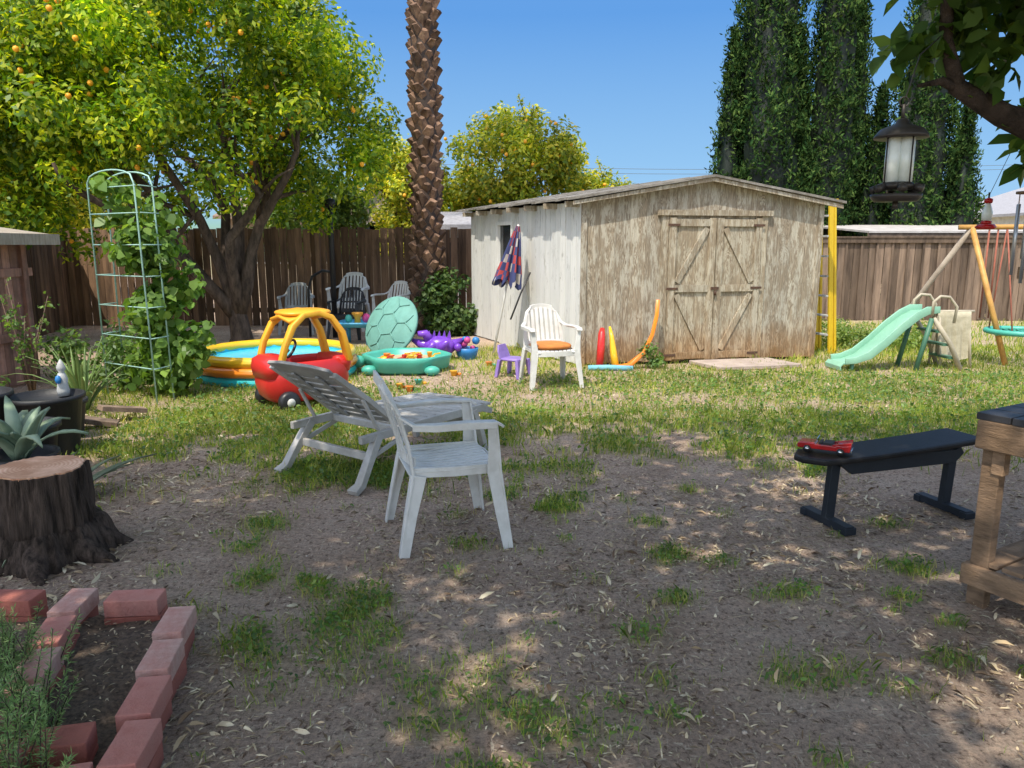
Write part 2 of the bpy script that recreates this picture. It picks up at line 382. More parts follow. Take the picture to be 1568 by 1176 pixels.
m_ply=shedmat('weathered_plywood',(.52,.475,.385),(.38,.31,.225),.54)
m_door=shedmat('weathered_door_boards',(.52,.465,.36),(.41,.33,.23),.53)
m_white=shedmat('peeling_white_siding',(.70,.70,.68),(.50,.48,.44),.38,False,.2)
m_dark=mat('dark_gap',(.02,.018,.015),bump=0)
m_roof=mat('grey_roll_roofing',(.32,.30,.27),(.19,.17,.15),9,.9,.5,60,dirt=.3)
m_glass=mat('dark_glass',(.03,.035,.04),rough=.1,bump=0,spec=.8)
shed=empty('garden_shed')
SW,SD=3.32,3.8
def top(a): return 2.11+.27*(1-abs(a-SW/2)/(SW/2))
mb=MB(); mb.prism([(0,0),(SW,0),(SW,top(SW)),(SW/2,top(SW/2)),(0,top(0))],.03,.06,0,SM)
mb.box((.035,SD/2,1.03),(.03,SD,2.06),0,SM); mb.box((SW-.035,SD/2,1.03),(.03,SD,2.06),0,SM)
mb.prism([(0,0),(SW,0),(SW,top(SW)),(SW/2,top(SW/2)),(0,top(0))],SD-.06,SD-.03,0,SM)
mb.obj('wall_core',m_dark,shed)
mb=MB(); n=16
for i in range(n):
    gp=.0015 if i%6 else .004
    a0=i*SW/n+gp;a1=(i+1)*SW/n-.0015; y0=random.uniform(-.003,.002)
    mb.prism([(a0,.02+random.uniform(0,.03)),(a1,.02+random.uniform(0,.03)),(a1,top(a1)-.01),(a0,top(a0)-.01)],y0,.028,0,SM)
    mb.prism([(a0,.02),(a1,.02),(a1,top(a1)-.01),(a0,top(a0)-.01)],SD-.028,SD,0,SM)
mb.box((.0,-.012,1.04),(.07,.022,2.06),0,SM); mb.box((SW,-.012,1.04),(.07,.022,2.06),0,SM)
mb.obj('front_wall',m_ply,shed)
mb=MB(); n=26
for i in range(n):
    b0=i*SD/n+.004;b1=(i+1)*SD/n-.004
    if b1>2.1 and b0<2.62:
        mb.box((.0,(b0+b1)/2,.58),(.03,b1-b0,1.16),0,SM); mb.box((.0,(b0+b1)/2,1.98),(.03,b1-b0,.2),0,SM)
    else: mb.box((.0+random.uniform(-.002,.002),(b0+b1)/2,1.05),(.03,b1-b0,2.06),0,SM)
    mb.box((SW+.0,(b0+b1)/2,1.05),(.03,b1-b0,2.06),0,SM)
mb.obj('side_walls',m_white,shed)
mb=MB()
mb.box((-.02,2.36,1.20),(.05,.60,.05),0,SM); mb.box((-.02,2.36,1.87),(.05,.60,.05),0,SM)
mb.box((-.02,2.085,1.535),(.05,.05,.62),0,SM); mb.box((-.02,2.635,1.535),(.05,.05,.62),0,SM)
mb.box((.012,2.36,1.535),(.012,.5,.62),1,SM)
mb.obj('window',[m_white,m_glass],shed)
mb=MB(); D0,D1,DM=1.13,2.43,1.78
for (x0,x1) in ((D0,DM-.008),(DM+.008,D1)):
    k=5
    for i in range(k):
        a0=x0+(x1-x0)*i/k+.002;a1=x0+(x1-x0)*(i+1)/k-.002
        mb.box(((a0+a1)/2,-.018+random.uniform(-.002,.002),.97),(a1-a0,.026,1.82),0,SM)
    for x in (x0+.045,x1-.045): mb.box((x,-.044,.97),(.085,.024,1.84),0,SM)
    for z in (.11,.99,1.83): mb.box(((x0+x1)/2,-.046,z),(x1-x0-.176,.022,.09),0,SM)
    def brace(p,q):
        d=math.atan2(q[1]-p[1],q[0]-p[0]); Ln=math.hypot(q[0]-p[0],q[1]-p[1])
        mb.box(((p[0]+q[0])/2,-.042,(p[1]+q[1])/2),(Ln,.018,.075),0,SM,rot=Matrix.Rotation(-d,3,'Y'))
    if x0==D0: brace((x0+.12,1.07),(x1-.12,1.76)); brace((x0+.12,.91),(x1-.12,.18))
    else: brace((x0+.12,1.76),(x1-.12,1.07)); brace((x0+.12,.18),(x1-.12,.91))
mb.box((D0-.05,-.016,1.0),(.085,.03,1.94),0,SM); mb.box((D1+.05,-.016,1.0),(.085,.03,1.94),0,SM)
mb.box(((D0+D1)/2,-.03,1.955),(D1-D0+.3,.05,.07),0,SM)
for z in (.12,.99,1.8):
    mb.box((D0+.05,-.06,z),(.16,.006,.03),1,SM); mb.box((D1-.05,-.06,z),(.16,.006,.03),1,SM)
mb.box((DM,-.062,.99),(.11,.01,.035),1,SM); mb.tube([SM@Vector((DM,-.08,.96)),SM@Vector((DM,-.075,.9))],.018,8,1)
mb.obj('double_door',[m_door,mat('rusty_metal',(.12,.06,.035),(.06,.035,.025),30,.7)],shed)
mb=MB()
sl0=.27/(SW/2)
for sgn in (0,1):
    for i in range(24):
        y0=-.14+i*(SD+.3)/24; y1=y0+(SD+.3)/24
        ja=random.uniform(-.03,.03)
        if sgn==0: a0,z0=-.2+ja,top(0)-.2*sl0+.02; a1,z1=SW/2,top(SW/2)+.02
        else: a0,z0=SW/2,top(SW/2)+.02; a1,z1=SW+.24+ja,top(SW)-.24*sl0+.02
        jz=random.uniform(-.006,.008)
        mb.prism([(a0,z0+jz),(a1,z1+jz),(a1,z1+.03+jz),(a0,z0+.03+jz)],y0,y1,0,SM)
mb.obj('roof',m_roof,shed)
mb=MB()
for sgn in (-1,1):
    if sgn<0: poly=[(-.19,top(0)-.075),(SW/2,top(SW/2)-.035),(SW/2,top(SW/2)+.015),(-.19,top(0)-.03)]
    else: poly=[(SW/2+.002,top(SW/2)-.035),(SW+.23,top(SW)-.085),(SW+.23,top(SW)-.04),(SW/2+.002,top(SW/2)+.015)]
    mb.prism(poly,-.12,-.095,0,SM)
for y in np.arange(.1,SD,.6):
    mb.box((-.09,y,top(0)-.06),(.2,.04,.07),0,SM)
mb.obj('fascia',m_ply,shed)
MB().box((2.0,-.42,.03),(1.15,.62,.05),0,SM).obj('concrete_step',mat('concrete',(.46,.38,.32),(.33,.26,.22),5,.9,.4),None,bevel=.008)

m_red=mat('faded_red_siding',(.52,.27,.20),(.28,.16,.13),4,.9,.5,20,(4,4,.4),island=.4,dirt=.35)
ls=empty('wooden_storage_shed'); mb=MB()
for i in range(28):
    y=5.0+i*.13
    mb.box((-5.5,y,.82),(.022,.124,1.6+random.uniform(-.01,.01)))
for i in range(16): mb.box((-5.6-i*.13,8.62,.8),(.124,.022,1.6))
mb.obj('walls',m_red,ls)
mb=MB()
mb.prism([(-7.8,1.95),(-5.25,1.60),(-5.25,1.66),(-7.8,2.01)],4.7,8.85,0)
mb.box((-5.235,6.78,1.61),(.03,4.1,.12))
mb.obj('roof',mat('weathered_roof_board',(.42,.36,.29),(.26,.21,.16),5,.9,.4,30,(1,6,1)),ls)
mb=MB()
for z in (.55,1.25): mb.box((-5.48,6.8,z),(.03,3.7,.09))
for y in (5.1,6.9,8.5): mb.box((-5.47,y,.8),(.05,.09,1.56))
mb.obj('trim',m_red,ls)

# ------------------------------------------------------------------ palm
mp1=mat('palm_boots',(.29,.175,.11),(.085,.047,.03),7,.9,.7,30,island=.5)
mp2=mat('palm_core',(.05,.03,.02),bump=.5)
pe=empty('palm_tree',(-1.5,13.5,0)); mb=MB(); PH=12
def pr(z): return .23+.09*math.exp(-z/.7)-.0035*z
mb.lathe([(pr(z),z) for z in np.arange(0,PH+.1,.4)],n=16)
mb.obj('trunk_core',mp2,pe)
mb=MB(); ga=2.39996; k=0; z=.05
while z<PH:
    a=k*ga+random.uniform(-.14,.14); r=pr(z)
    out=Vector((math.cos(a),math.sin(a),0)); tg=Vector((-math.sin(a),math.cos(a),0)); w_=.095*random.uniform(.7,1.2); hh=.15*random.uniform(.7,1.35); pro=random.uniform(.04,.12)
    c0=out*(r-.02)+Vector((0,0,z+random.uniform(-.025,.025)))
    sk_=tg*random.uniform(-.035,.035)
    V=[c0-tg*w_,c0-Vector((0,0,hh*.9)),c0+tg*w_,
       c0+sk_+out*pro-tg*w_*.58+Vector((0,0,hh*.5)),c0+sk_+out*(pro+.03)+Vector((0,0,hh*.35)),c0+sk_+out*pro+tg*w_*.58+Vector((0,0,hh*.5)),c0+Vector((0,0,hh*1.0))-out*.03]
    mb.add(V,[(0,1,4,3),(1,2,5,4),(3,4,5,6),(0,3,6),(2,6,5)])
    k+=1; z+=.022
mb.obj('leaf_bases',mp1,pe)
mb=MB()
fro=[]
for i in range(46):
    a=i*ga; el=random.uniform(-.5,1.2); Lf=2.6
    d=Vector((math.cos(a),math.sin(a),0)); pts=[Vector((0,0,PH))+d*(Lf*t)*math.cos(el)*1+Vector((0,0,Lf*t*math.sin(el)-1.3*t*t)) for t in np.linspace(0,1,8)]
    mb.tube(pts,[.03*(1-.8*t) for t in np.linspace(0,1,8)],5)
    for t in np.linspace(.15,1,34):
        q=Vector((0,0,PH))+d*(Lf*t)*math.cos(el)+Vector((0,0,Lf*t*math.sin(el)-1.3*t*t))
        sd=Vector((-d.y,d.x,0))
        for s_ in(-1,1):
            e_=q+sd*s_*.42+d*.2+Vector((0,0,-.16))
            fro.append([q-d*.02,q+d*.02,e_])
mb.obj('frond_stems',mat('frond_stem',(.12,.14,.05)),pe)
mesh_np('fronds',np.array([[tuple(x) for x in f] for f in fro]),leafmat('palm_frond',[(.05,.09,.02),(.09,.13,.04)],.2),pe)

# ------------------------------------------------------------------ trees
mbark=mat('bark',(.15,.11,.085),(.05,.038,.03),5,.95,.9,30,(3,3,.8),spec=.15)
mbark2=mat('dark_bark',(.085,.062,.05),(.03,.023,.019),5,.95,.9,30,(3,3,3),spec=.15)
citrus=leafmat('citrus_leaves',[(.05,.12,.012),(.12,.23,.016),(.28,.38,.022),(.54,.55,.035)],.45,tcol=(2.0,1.9,.5),nscale=.9,lo=.38,hi=1.5)
m_or=mat('orange_fruit',(.88,.42,.02),(.78,.32,.02),rough=.5,bump=.1)
ot=empty('orange_tree'); mb=MB()
tb=Vector((-4.25,11.7,0))
mb.tube([tb+Vector((0,0,-.05)),tb+Vector((.02,0,.12)),tb+Vector((-.02,0,.45)),tb+Vector((-.1,0,.75))],[.24,.17,.14,.13],12)
limbs(mb,tb+Vector((-.02,0,.4)),[(-6.7,11.3,3.4),(-5.6,12.6,4.0),(-5.0,10.8,3.6),(-4.2,12.2,4.6),(-3.0,11.2,3.4),(-3.3,12.6,3.5),(-6.2,10.6,2.6),(-3.9,10.6,3.0)],.105,wob=.3)
mb.obj('trunk_and_limbs',mbark,ot)
C,R=crown((-5.0,11.7,3.85),(3.15,2.6,2.15),225,(.26,.56),.34,-.82,3)
C2,R2=crown((-7.4,11.3,3.5),(1.9,1.6,2.0),75,(.3,.58),.3,-.9,5)
cloud('foliage',C+C2,R+R2,112000,.096,citrus,.9,.35,.5,.35,.38,ot)
mb=MB()
for i in range(170):
    q=random.choice(C+C2[:30]); d=Vector((random.uniform(-1,1),random.uniform(-1,-.1),random.uniform(-1,.6))).normalized()*random.uniform(.38,.55); mb.ell(Vector(q)+d,(.038,.038,.038),0,8)
mb.obj('oranges',m_or,ot)
def bgtree(name,c,r,n,rc,leaves,m,size=.12,oranges=0,bottom=-1,seed=1,inner=.3):
    e=empty(name); mb=MB(); b0=Vector((c[0],c[1],0))
    mb.tube([b0,b0+Vector((.05,0,c[2]*.4)),Vector(c)],[.16,.13,.06],8)
    limbs(mb,b0+Vector((0,0,c[2]*.35)),[(c[0]+random.uniform(-.7,.7)*r[0],c[1]+random.uniform(-.7,.7)*r[1],c[2]+random.uniform(-.2,.6)*r[2]) for _ in range(5)],.08)
    mb.obj('trunk_and_limbs',mbark,e)
    C,R=crown(c,r,n,rc,inner,bottom,seed); cloud('foliage',C,R,leaves,size,m,.9,.4,.5,.2,.45,e)
    tw=MB(); tp=[]
    for i in range(16):
        q=Vector(random.choice(C)); d=Vector((random.uniform(-.5,.5),random.uniform(-.5,.5),random.uniform(.6,1)))*random.uniform(.5,.9)
        tw.tube([q,q+d*.6,q+d],[.012,.009,.003],4)
        for j in range(6): tp.append(tuple(q+d*random.uniform(.6,1)))
    tw.obj('twigs',mbark,e); cloud('twig_leaves',tp,[.07]*len(tp),400,size*.8,m,.5,.4,.45,.1,.6,e)
    if oranges:
        mb=MB()
        for i in range(oranges):
            q=random.choice(C); d=Vector((random.uniform(-1,1),random.uniform(-1,0),random.uniform(-1,1))).normalized()*.42; mb.ell(Vector(q)+d,(.045,.045,.045),0,8)
        mb.obj('oranges',m_or,e)
    return e
citrus2=leafmat('citrus_leaves_light',[(.10,.17,.018),(.24,.31,.025),(.44,.46,.04),(.66,.54,.07)],.42,tcol=(1.8,1.7,.5),nscale=.9,lo=.5,hi=1.35)
bgtree('orange_tree',(.05,19,3.15),(1.75,1.5,1.45),75,(.28,.55),24000,citrus2,.12,70,seed=8)
bgtree('orange_tree',(-2.5,18.5,2.6),(1.1,1.2,1.4),40,(.3,.5),12000,citrus2,.12,14,seed=4)
bgtree('orange_tree',(2.4,20,2.4),(1.2,1.0,1.1),36,(.25,.45),9000,citrus2,.12,8,seed=6)
green2=leafmat('broad_leaves',[(.05,.10,.02),(.09,.16,.03),(.15,.22,.04)],.35)
bgtree('shade_tree',(-10.6,16.5,3.2),(2.6,2,2.0),80,(.4,.7),22000,citrus2,.14,0,seed=9)
bgtree('shade_tree',(-13.5,22,4),(3,3,2.8),80,(.5,.9),18000,green2,.2,0,seed=19)
bgtree('shade_tree',(22.5,28,2.6),(1.6,1.4,1.4),40,(.4,.6),6000,citrus2,.2,0,seed=29)
bgtree('shade_tree',(-5.6,20.5,2.3),(1.8,1.4,1.0),40,(.4,.6),8000,green2,.16,0,seed=39)
mcy=leafmat('cypress_foliage',[(.010,.030,.010),(.022,.053,.016),(.048,.092,.025),(.10,.15,.04)],.08,tcol=(1.3,1.4,.7),nscale=3.2,rough=.9,spec=.03,lo=.2,hi=1.6)
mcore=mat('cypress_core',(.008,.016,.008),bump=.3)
def cypress(x,y,H,R,n,seed):
    e=empty('cypress_tree'); mb=MB()
    mb.tube([(x,y,0),(x,y,1.2)],[R*.25,R*.18],8,1)
    def rad(z,a=0):
        t=z/H; f=min(1,(t/.14)**.6)*(1 if t<.3 else max(0,1-((t-.3)/.7)**1.6))
        lob=noise.noise(Vector((math.cos(a)*1.5+seed*3,math.sin(a)*1.5,z*.28+seed*5)))
        return R*max(.02,f)*(1+.42*lob+.30*noise.noise(Vector((math.cos(a)*3.4,math.sin(a)*3.4,z*.6+seed)))+.22*noise.noise(Vector((math.cos(a)*7,math.sin(a)*7,z*1.6+seed))))
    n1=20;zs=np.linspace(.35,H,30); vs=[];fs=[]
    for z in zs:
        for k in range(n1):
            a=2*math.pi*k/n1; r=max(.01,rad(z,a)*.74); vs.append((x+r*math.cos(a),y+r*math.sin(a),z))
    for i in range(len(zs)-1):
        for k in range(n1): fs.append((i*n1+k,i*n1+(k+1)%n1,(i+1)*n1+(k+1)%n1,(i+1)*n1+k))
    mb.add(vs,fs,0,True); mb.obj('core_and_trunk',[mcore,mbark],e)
    ns=n//16
    Z=H*rng.uniform(0,1,ns)**1.1; Aa=rng.uniform(0,2*np.pi,ns); Rr=np.array([rad(z,a) for z,a in zip(Z,Aa)])*rng.uniform(.76,1.10,ns)
    c=np.stack([x+Rr*np.cos(Aa),y+Rr*np.sin(Aa),Z+.15],1); out=np.stack([np.cos(Aa),np.sin(Aa),0*Aa],1)
    pos=np.repeat(c,16,0)+rng.normal(size=(ns*16,3))*np.array([.06,.06,.10]); nn=nrmz(np.repeat(out,16,0)*.8+rng.normal(size=(ns*16,3))*.7)
    mesh_np('foliage',leafverts(pos,nn,.115,.36,dirv=(0,0,1),dirw=1.0,sv=.5),mcy,e)
for a in ((6.45,20,12.0,1.02,42000,1),(5.6,20.1,6.6,.50,10000,2),(8.2,20.2,12.5,.64,26000,3),(9.35,21.5,8.2,.52,14000,4),(10.75,20.5,10.6,.80,28000,5),(7.4,20.6,6.8,.6,14000,6),(11.7,20.2,5.0,.5,8000,7),(9.8,20.9,5.4,.5,9000,8)): cypress(*a)

# overhanging shade tree
mshade=leafmat('shade_tree_leaves',[(.045,.10,.02),(.08,.15,.03),(.14,.23,.04)],.5,tcol=(2.0,1.7,1.0),nscale=1)
st=empty('shade_tree'); mb=MB()
TB=Vector((3.7,3.1,0))
mb.tube([TB,TB+Vector((0,0,.8)),TB+Vector((-.1,.05,1.5)),TB+Vector((-.25,.1,2.1))],[.30,.22,.19,.17],14)
limbs(mb,TB+Vector((-.15,.05,1.9)),[(1.0,1.5,5),(3,-2,5.5),(-1.5,0,5.2),(5.5,1,5),(4.5,3.4,5.2),(0,-2.5,5.5)],.11,wob=.2)
mb.tube([(3.5,3.2,1.60),(3.0,3.3,1.84),(2.6,3.35,1.96),(2.35,3.4,2.02),(2.12,3.4,2.10),(1.92,3.42,2.22),(1.84,3.4,2.40),(1.76,3.3,2.9)],[.16,.13,.10,.07,.05,.038,.028,.02],12)
mb.tube([(2.5,3.37,1.98),(2.34,3.5,2.25),(2.2,3.5,2.6),(2.0,3.4,3.2)],[.055,.04,.03,.02],8)
mb.tube([(1.95,3.42,2.20),(1.84,3.4,2.24),(1.74,3.4,2.22)],[.025,.018,.008],6)
mb.tube([(2.7,3.3,1.95),(2.4,3.1,2.4),(1.9,3.0,3.0)],[.05,.035,.018],6)
mb.tube([(2.35,3.4,2.02),(2.3,3.3,1.85),(2.36,3.3,1.75)],[.02,.012,.004],6)
mb.obj('trunk_and_limbs',mbark2,st)
C=[];R=[]
while len(C)<280:
    x=random.uniform(-5.4,6.2); y=random.uniform(-2.0,4.1); z=random.uniform(3.9,5.8)
    ym=4.0 if x>-2.6 else 4.0-(-2.6-x)*.7
    ym+=.6*noise.noise(Vector((x*.9,0,4)))+.25
    if y>ym-.3: continue
    C.append((x,y,z));R.append(random.uniform(.40,.80))
cloud('canopy',C,R,56000,.14,mshade,.4,.8,.66,.3,.5,st)
C=[(1.75,3.4,2.72),(1.95,3.5,2.58),(2.25,3.5,2.56),(2.5,3.4,2.40),(2.35,3.2,2.25),(2.05,3.4,2.30),(2.45,3.6,2.65),(1.72,3.5,2.36),(2.1,3.2,2.8),(2.65,3.4,2.15),(2.6,3.6,2.55),(1.85,3.4,2.45),(2.3,3.5,2.1),(2.5,3.3,1.98),(2.28,3.4,1.92),(2.4,3.4,2.7),(2.0,3.5,2.75)]
R=[.16,.16,.2,.2,.14,.10,.2,.09,.2,.14,.2,.13,.12,.12,.08,.2,.2]
cloud('hanging_leaves',C,R,1400,.105,mshade,.3,.5,.62,.9,.6,st,hexa=True)

# ------------------------------------------------------------------ plastic armchairs
mwhite=mat('white_plastic',(.72,.71,.68),(.62,.61,.57),4,.45,.03,dirt=.2)
mwhite2=mat('lightened_white_plastic',(.80,.79,.76),(.70,.69,.66),4,.45,.03,dirt=.1)  # white plastic lightened to offset the tree shade on the back chairs
mgrey=mat('grey_plastic',(.52,.53,.52),(.42,.42,.41),4,.5,.03,dirt=.2)
mchaise=mat('weathered_plastic',(.54,.52,.48),(.40,.38,.35),4,.55,.05,dirt=.3)
mblackp=mat('black_plastic',(.025,.025,.028),(.015,.015,.017),5,.4,.05)
def armchair(name,loc,deg,m,scale=1,cushion=None):
    mb=MB()
    for i in range(9):
        x=-.19+i*.0475
        mb.ribbon([(x,-.235,.395),(x,-.22,.42),(x,-.1,.412),(x,.08,.402),(x,.2,.41)],(1,0,0),.037,.009)
    for y,z in ((-.2,.41),(-.06,.40),(.09,.393),(.205,.40)): mb.box((0,y,z-.008),(.42,.03,.012))
    mb.ribbon([(-.25,-.215,.385),(-.12,-.238,.385),(0,-.243,.385),(.12,-.238,.385),(.25,-.215,.385)],(0,0,1),.06,.01)
    for s in (-1,1):
        mb.ribbon([(s*.225,-.23,.405),(s*.23,0,.405),(s*.215,.21,.41)],(0,0,1),.05,.012)
        mb.ribbon([(s*.212,-.23,.415),(s*.214,0,.412),(s*.205,.21,.415)],(1,0,0),.045,.01)
        mb.ribbon([(s*.285,-.275,0),(s*.262,-.25,.2),(s*.24,-.225,.40),(s*.252,-.215,.52),(s*.268,-.20,.645)],(1,0,0),[.045,.058,.075,.055,.05],.011)
        mb.ribbon([(s*.302,-.252,0),(s*.282,-.22,.2),(s*.262,-.195,.40),(s*.27,-.19,.52),(s*.285,-.18,.645)],(0,1,0),[.045,.058,.075,.055,.05],.011)
        mb.ribbon([(s*.255,.285,0),(s*.24,.25,.2),(s*.222,.21,.40)],(1,0,0),[.042,.055,.07],.011)
        mb.ribbon([(s*.272,.262,0),(s*.257,.225,.2),(s*.24,.18,.40)],(0,1,0),[.042,.055,.075],.011)
        mb.ribbon([(s*.222,.205,.39),(s*.215,.225,.55),(s*.205,.265,.70),(s*.17,.31,.80),(s*.11,.335,.85)],[(1,0,0),(1,0,0),(1,0,.2*s),(.7,0,-.7*s),(.3,0,-1*s)],[.045,.042,.04,.04,.04],.014)
        mb.ribbon([(s*.268,-.235,.63),(s*.272,-.2,.652),(s*.282,-.05,.66),(s*.275,.1,.655),(s*.25,.2,.655),(s*.21,.262,.69)],(1,0,0),[.05,.062,.06,.055,.05,.03],.013)
        mb.ribbon([(s*.298,-.2,.64),(s*.308,-.05,.645),(s*.298,.1,.642),(s*.268,.21,.645)],(0,0,1),.03,.008)
    def bk(x,z): return (x,.205+(z-.42)*.30-x*x*.9+.01,z)
    mb.ribbon([(x,bk(x,.85)[1]+.003,.86-x*x*1.2) for x in np.linspace(-.13,.13,7)],(0,0,1),.055,.014)
    mb.ribbon([(x,bk(x,.46)[1],.46) for x in np.linspace(-.2,.2,7)],(0,0,1),.05,.012)
    for i in range(7):
        x=-.165+i*.055; zt=.85-x*x*2.2
        mb.ribbon([bk(x,z) for z in np.linspace(.45,zt,5)],(1,0,0),.036,.009)
    e=empty(name,loc,math.radians(deg)); e.scale=(scale,)*3
    mb.obj('frame',m,e,bevel=.003)
    if cushion:
        c=MB(); prof=[(0.0001,-.03),(.18,-.03),(.215,-.015),(.22,0),(.21,.018),(.15,.03),(.0001,.034)]
        c.lathe(prof,(0,-.02,.455),28,0,fn=lambda a,z:1/max(abs(math.cos(a))**3+abs(math.sin(a))**3,.3)**.33); c.obj('cushion',cushion,e)
    return e
armchair('plastic_armchair',(-.36,3.90,0),107,mwhite,1.03)
m_cush=mat('orange_cushion',(.60,.22,.05),(.45,.15,.04),14,.9,.3)
armchair('plastic_armchair',(.42,8.3,0),16,mwhite,1,m_cush)
armchair('plastic_armchair',(-3.80,13.3,0),8,mgrey)
armchair('plastic_armchair',(-2.15,13.5,0.02),-22,mwhite2)
armchair('plastic_armchair',(-3.0,13.9,0),-5,mwhite2,1.18)
armchair('plastic_armchair',(-2.75,12.6,0),-8,mblackp,.95)
# ------------------------------------------------------------------ chaise lounge
e=empty('chaise_lounge',(-1.2,4.86,0),math.radians(-36.9)); mb=MB()
for s in (-1,1):
    mb.ribbon([(s*.345,-.06,.33),(s*.345,.3,.335),(s*.345,.8,.34),(s*.345,1.15,.335),(s*.34,1.27,.29)],(0,0,1),[.05,.06,.06,.055,.04],.035)
    mb.ribbon([(s*.34,.10,.34),(s*.36,.0,.2),(s*.375,-.10,.05),(s*.378,-.17,.02)],(1,0,0),[.05,.055,.065,.085],[.06,.05,.045,.035])
    mb.ribbon([(s*.34,1.05,.33),(s*.355,1.12,.17),(s*.36,1.17,0)],(1,0,0),[.06,.05,.045],.045)
    mb.ribbon([(s*.35,.02,.20),(s*.35,.35,.30)],(0,0,1),.03,.02)
    mb.ribbon([(s*.30,.30,.37),(s*.305,.05,.57),(s*.30,-.22,.77)],(1,0,0),[.055,.055,.05],.035)
    mb.ribbon([(s*.315,.0,.58),(s*.32,.12,.36)],(1,0,0),.03,.015)
mb.box((0,.03,.2),(.70,.035,.05)); mb.box((0,1.1,.22),(.68,.03,.05)); mb.box((0,.31,.325),(.66,.05,.045))
for i in range(10):
    y=.36+i*.088; z=.362
    mb.ribbon([(-.325,y,z),(-.15,y,z-.008),(.15,y,z-.008),(.325,y,z)],(0,1,0),.074,.012)
mb.ribbon([(-.33,1.25,.345),(0,1.275,.345),(.33,1.25,.345)],(0,1,0),.07,.02)
mb.obj('frame',mchaise,e,bevel=.004)
mb=MB()
for i in range(8):
    t=(i+.4)/8; y=.27-t*.50;z=.385+t*.40
    wd=.060 if i<7 else .085
    mb.ribbon([(-.275,y,z),(-.12,y+.012,z-.012),(.12,y+.012,z-.012),(.275,y,z)],(0,-.77,.62),wd,.012)
for x in (-.12,.12): mb.ribbon([(x,.25,.375),(x,-.2,.735)],(1,0,0),.03,.014)
mb.ribbon([(-.30,-.225,.78),(-.15,-.24,.795),(.15,-.24,.795),(.30,-.225,.78)],(0,-.77,.62),.07,.022)
mb.obj('backrest',mat('weathered_shaded_plastic',(.36,.35,.33),(.25,.245,.235),5,.55,.05,dirt=.2),e,bevel=.004)  # darker copy of the chaise plastic; underside shade is in the colour

# ------------------------------------------------------------------ pool
my=mat('yellow_vinyl',(.80,.50,.03),(.75,.42,.02),2,.25,.02,coat=.3); mo=mat('orange_vinyl',(.80,.25,.02),(.72,.2,.02),2,.25,.02,coat=.3)
mt_=mat('turquoise_vinyl',(.04,.50,.52),(.03,.42,.46),2,.25,.02,coat=.3); mwater=mat('pool_water',(.07,.54,.70),(.04,.43,.62),3,.25,.05,spec=.2)
e=empty('inflatable_pool',(-2.85,9.0,0))
for nm,m_,z,r in (('ring_bottom',mt_,.055,.88),('ring_middle',mo,.165,.90),('ring_top',my,.275,.88)):
    MB().lathe([(r+.064*math.cos(t),z+.060*math.sin(t)) for t in np.linspace(0,2*math.pi,17)],n=56,fn=lambda a,z_:1+.008*math.sin(a*24),cap=False).obj(nm,m_,e)
mb=MB(); mb.lathe([(.83,.10),(.825,.26)],n=48,cap=False)
n=48; mb.add([(.835*math.cos(2*math.pi*i/n),.835*math.sin(2*math.pi*i/n),.225) for i in range(n)],[tuple(range(n))]); mb.obj('water_and_liner',mwater,e)
# ------------------------------------------------------------------ toy car
mred=mat('red_plastic',(.62,.03,.025),(.52,.02,.02),3,.35,.02,coat=.2); myel=mat('yellow_plastic',(.80,.42,.03),(.78,.33,.03),3,.4,.02)
def rr(a,k=4): return 1/((abs(math.cos(a))**k+abs(math.sin(a))**k)**(1/k))
e=empty('ride_on_toy_car',(-2.05,7.25,0),math.radians(-48)); e.scale=(1.1,1.1,1.08)
mb=MB(); f=lambda a,z:rr(a,3.4)
mb.lathe([(.0001,.08),(.8,.08),(.93,.13),(1.0,.24),(.98,.36),(.90,.42),(.86,.43),(.84,.40),(.86,.25),(.82,.14),(.0001,.14)],n=40,sx=.25,sy=.40,fn=f)
mb.lathe([(.0001,.30),(.9,.30),(1,.38),(.92,.45),(.6,.485),(.0001,.495)],c=(0,-.29,0),n=28,sx=.215,sy=.13,fn=f)
mb.lathe([(.0001,.30),(.9,.30),(1,.38),(.9,.44),(.0001,.46)],c=(0,.31,0),n=28,sx=.215,sy=.10,fn=f)
mb.obj('body',mred,e)
mb=MB()
for s in (-1,1):
    mb.ribbon([(s*.205,-.30,.40),(s*.215,-.25,.58),(s*.20,-.17,.74),(s*.175,-.06,.83),(s*.17,.08,.845),(s*.185,.2,.80),(s*.205,.29,.66),(s*.205,.35,.40)],[(1,0,0)]*8,[.06,.055,.07,.08,.08,.07,.08,.10],.05,smooth=True)
mb.ribbon([(-.19,-.14,.79),(0,-.15,.83),(.19,-.14,.79)],(0,1,.3),.11,.03,smooth=True)
mb.lathe([(.0001,0),(.8,0),(.97,-.012),(1,-.03),(.9,-.045),(.0001,-.045)],c=(0,.03,.868),n=28,sx=.19,sy=.23,fn=f)
mb.ribbon([(-.19,.2,.78),(0,.21,.81),(.19,.2,.78)],(0,1,-.4),.09,.03,smooth=True)
mb.obj('roof_and_pillars',myel,e,bevel=.012)
mb=MB()
for s in (-1,1):
    for y in (-.25,.25):
        M=Matrix.Translation((s*.235,y,.095))@Matrix.Rotation(math.pi/2,4,'Y')
        mb.lathe([(.0001,-.04),(.07,-.04),(.092,-.025),(.095,0),(.092,.025),(.07,.04),(.0001,.04)],n=20,M=M)
        mb.lathe([(.0001,-.046),(.035,-.046),(.04,-.03),(.04,.03),(.035,.046),(.0001,.046)],n=14,M=M,m=1)
mb.tube([(.09*math.cos(a),-.12+.05*math.sin(a),.52+.08*math.sin(a)) for a in np.linspace(0,2*math.pi,17)],.012,6)
mb.tube([(0,-.12,.52),(0,-.2,.44)],.015,6)
mb.obj('wheels_and_steering',[mblackp,mwhite],e)
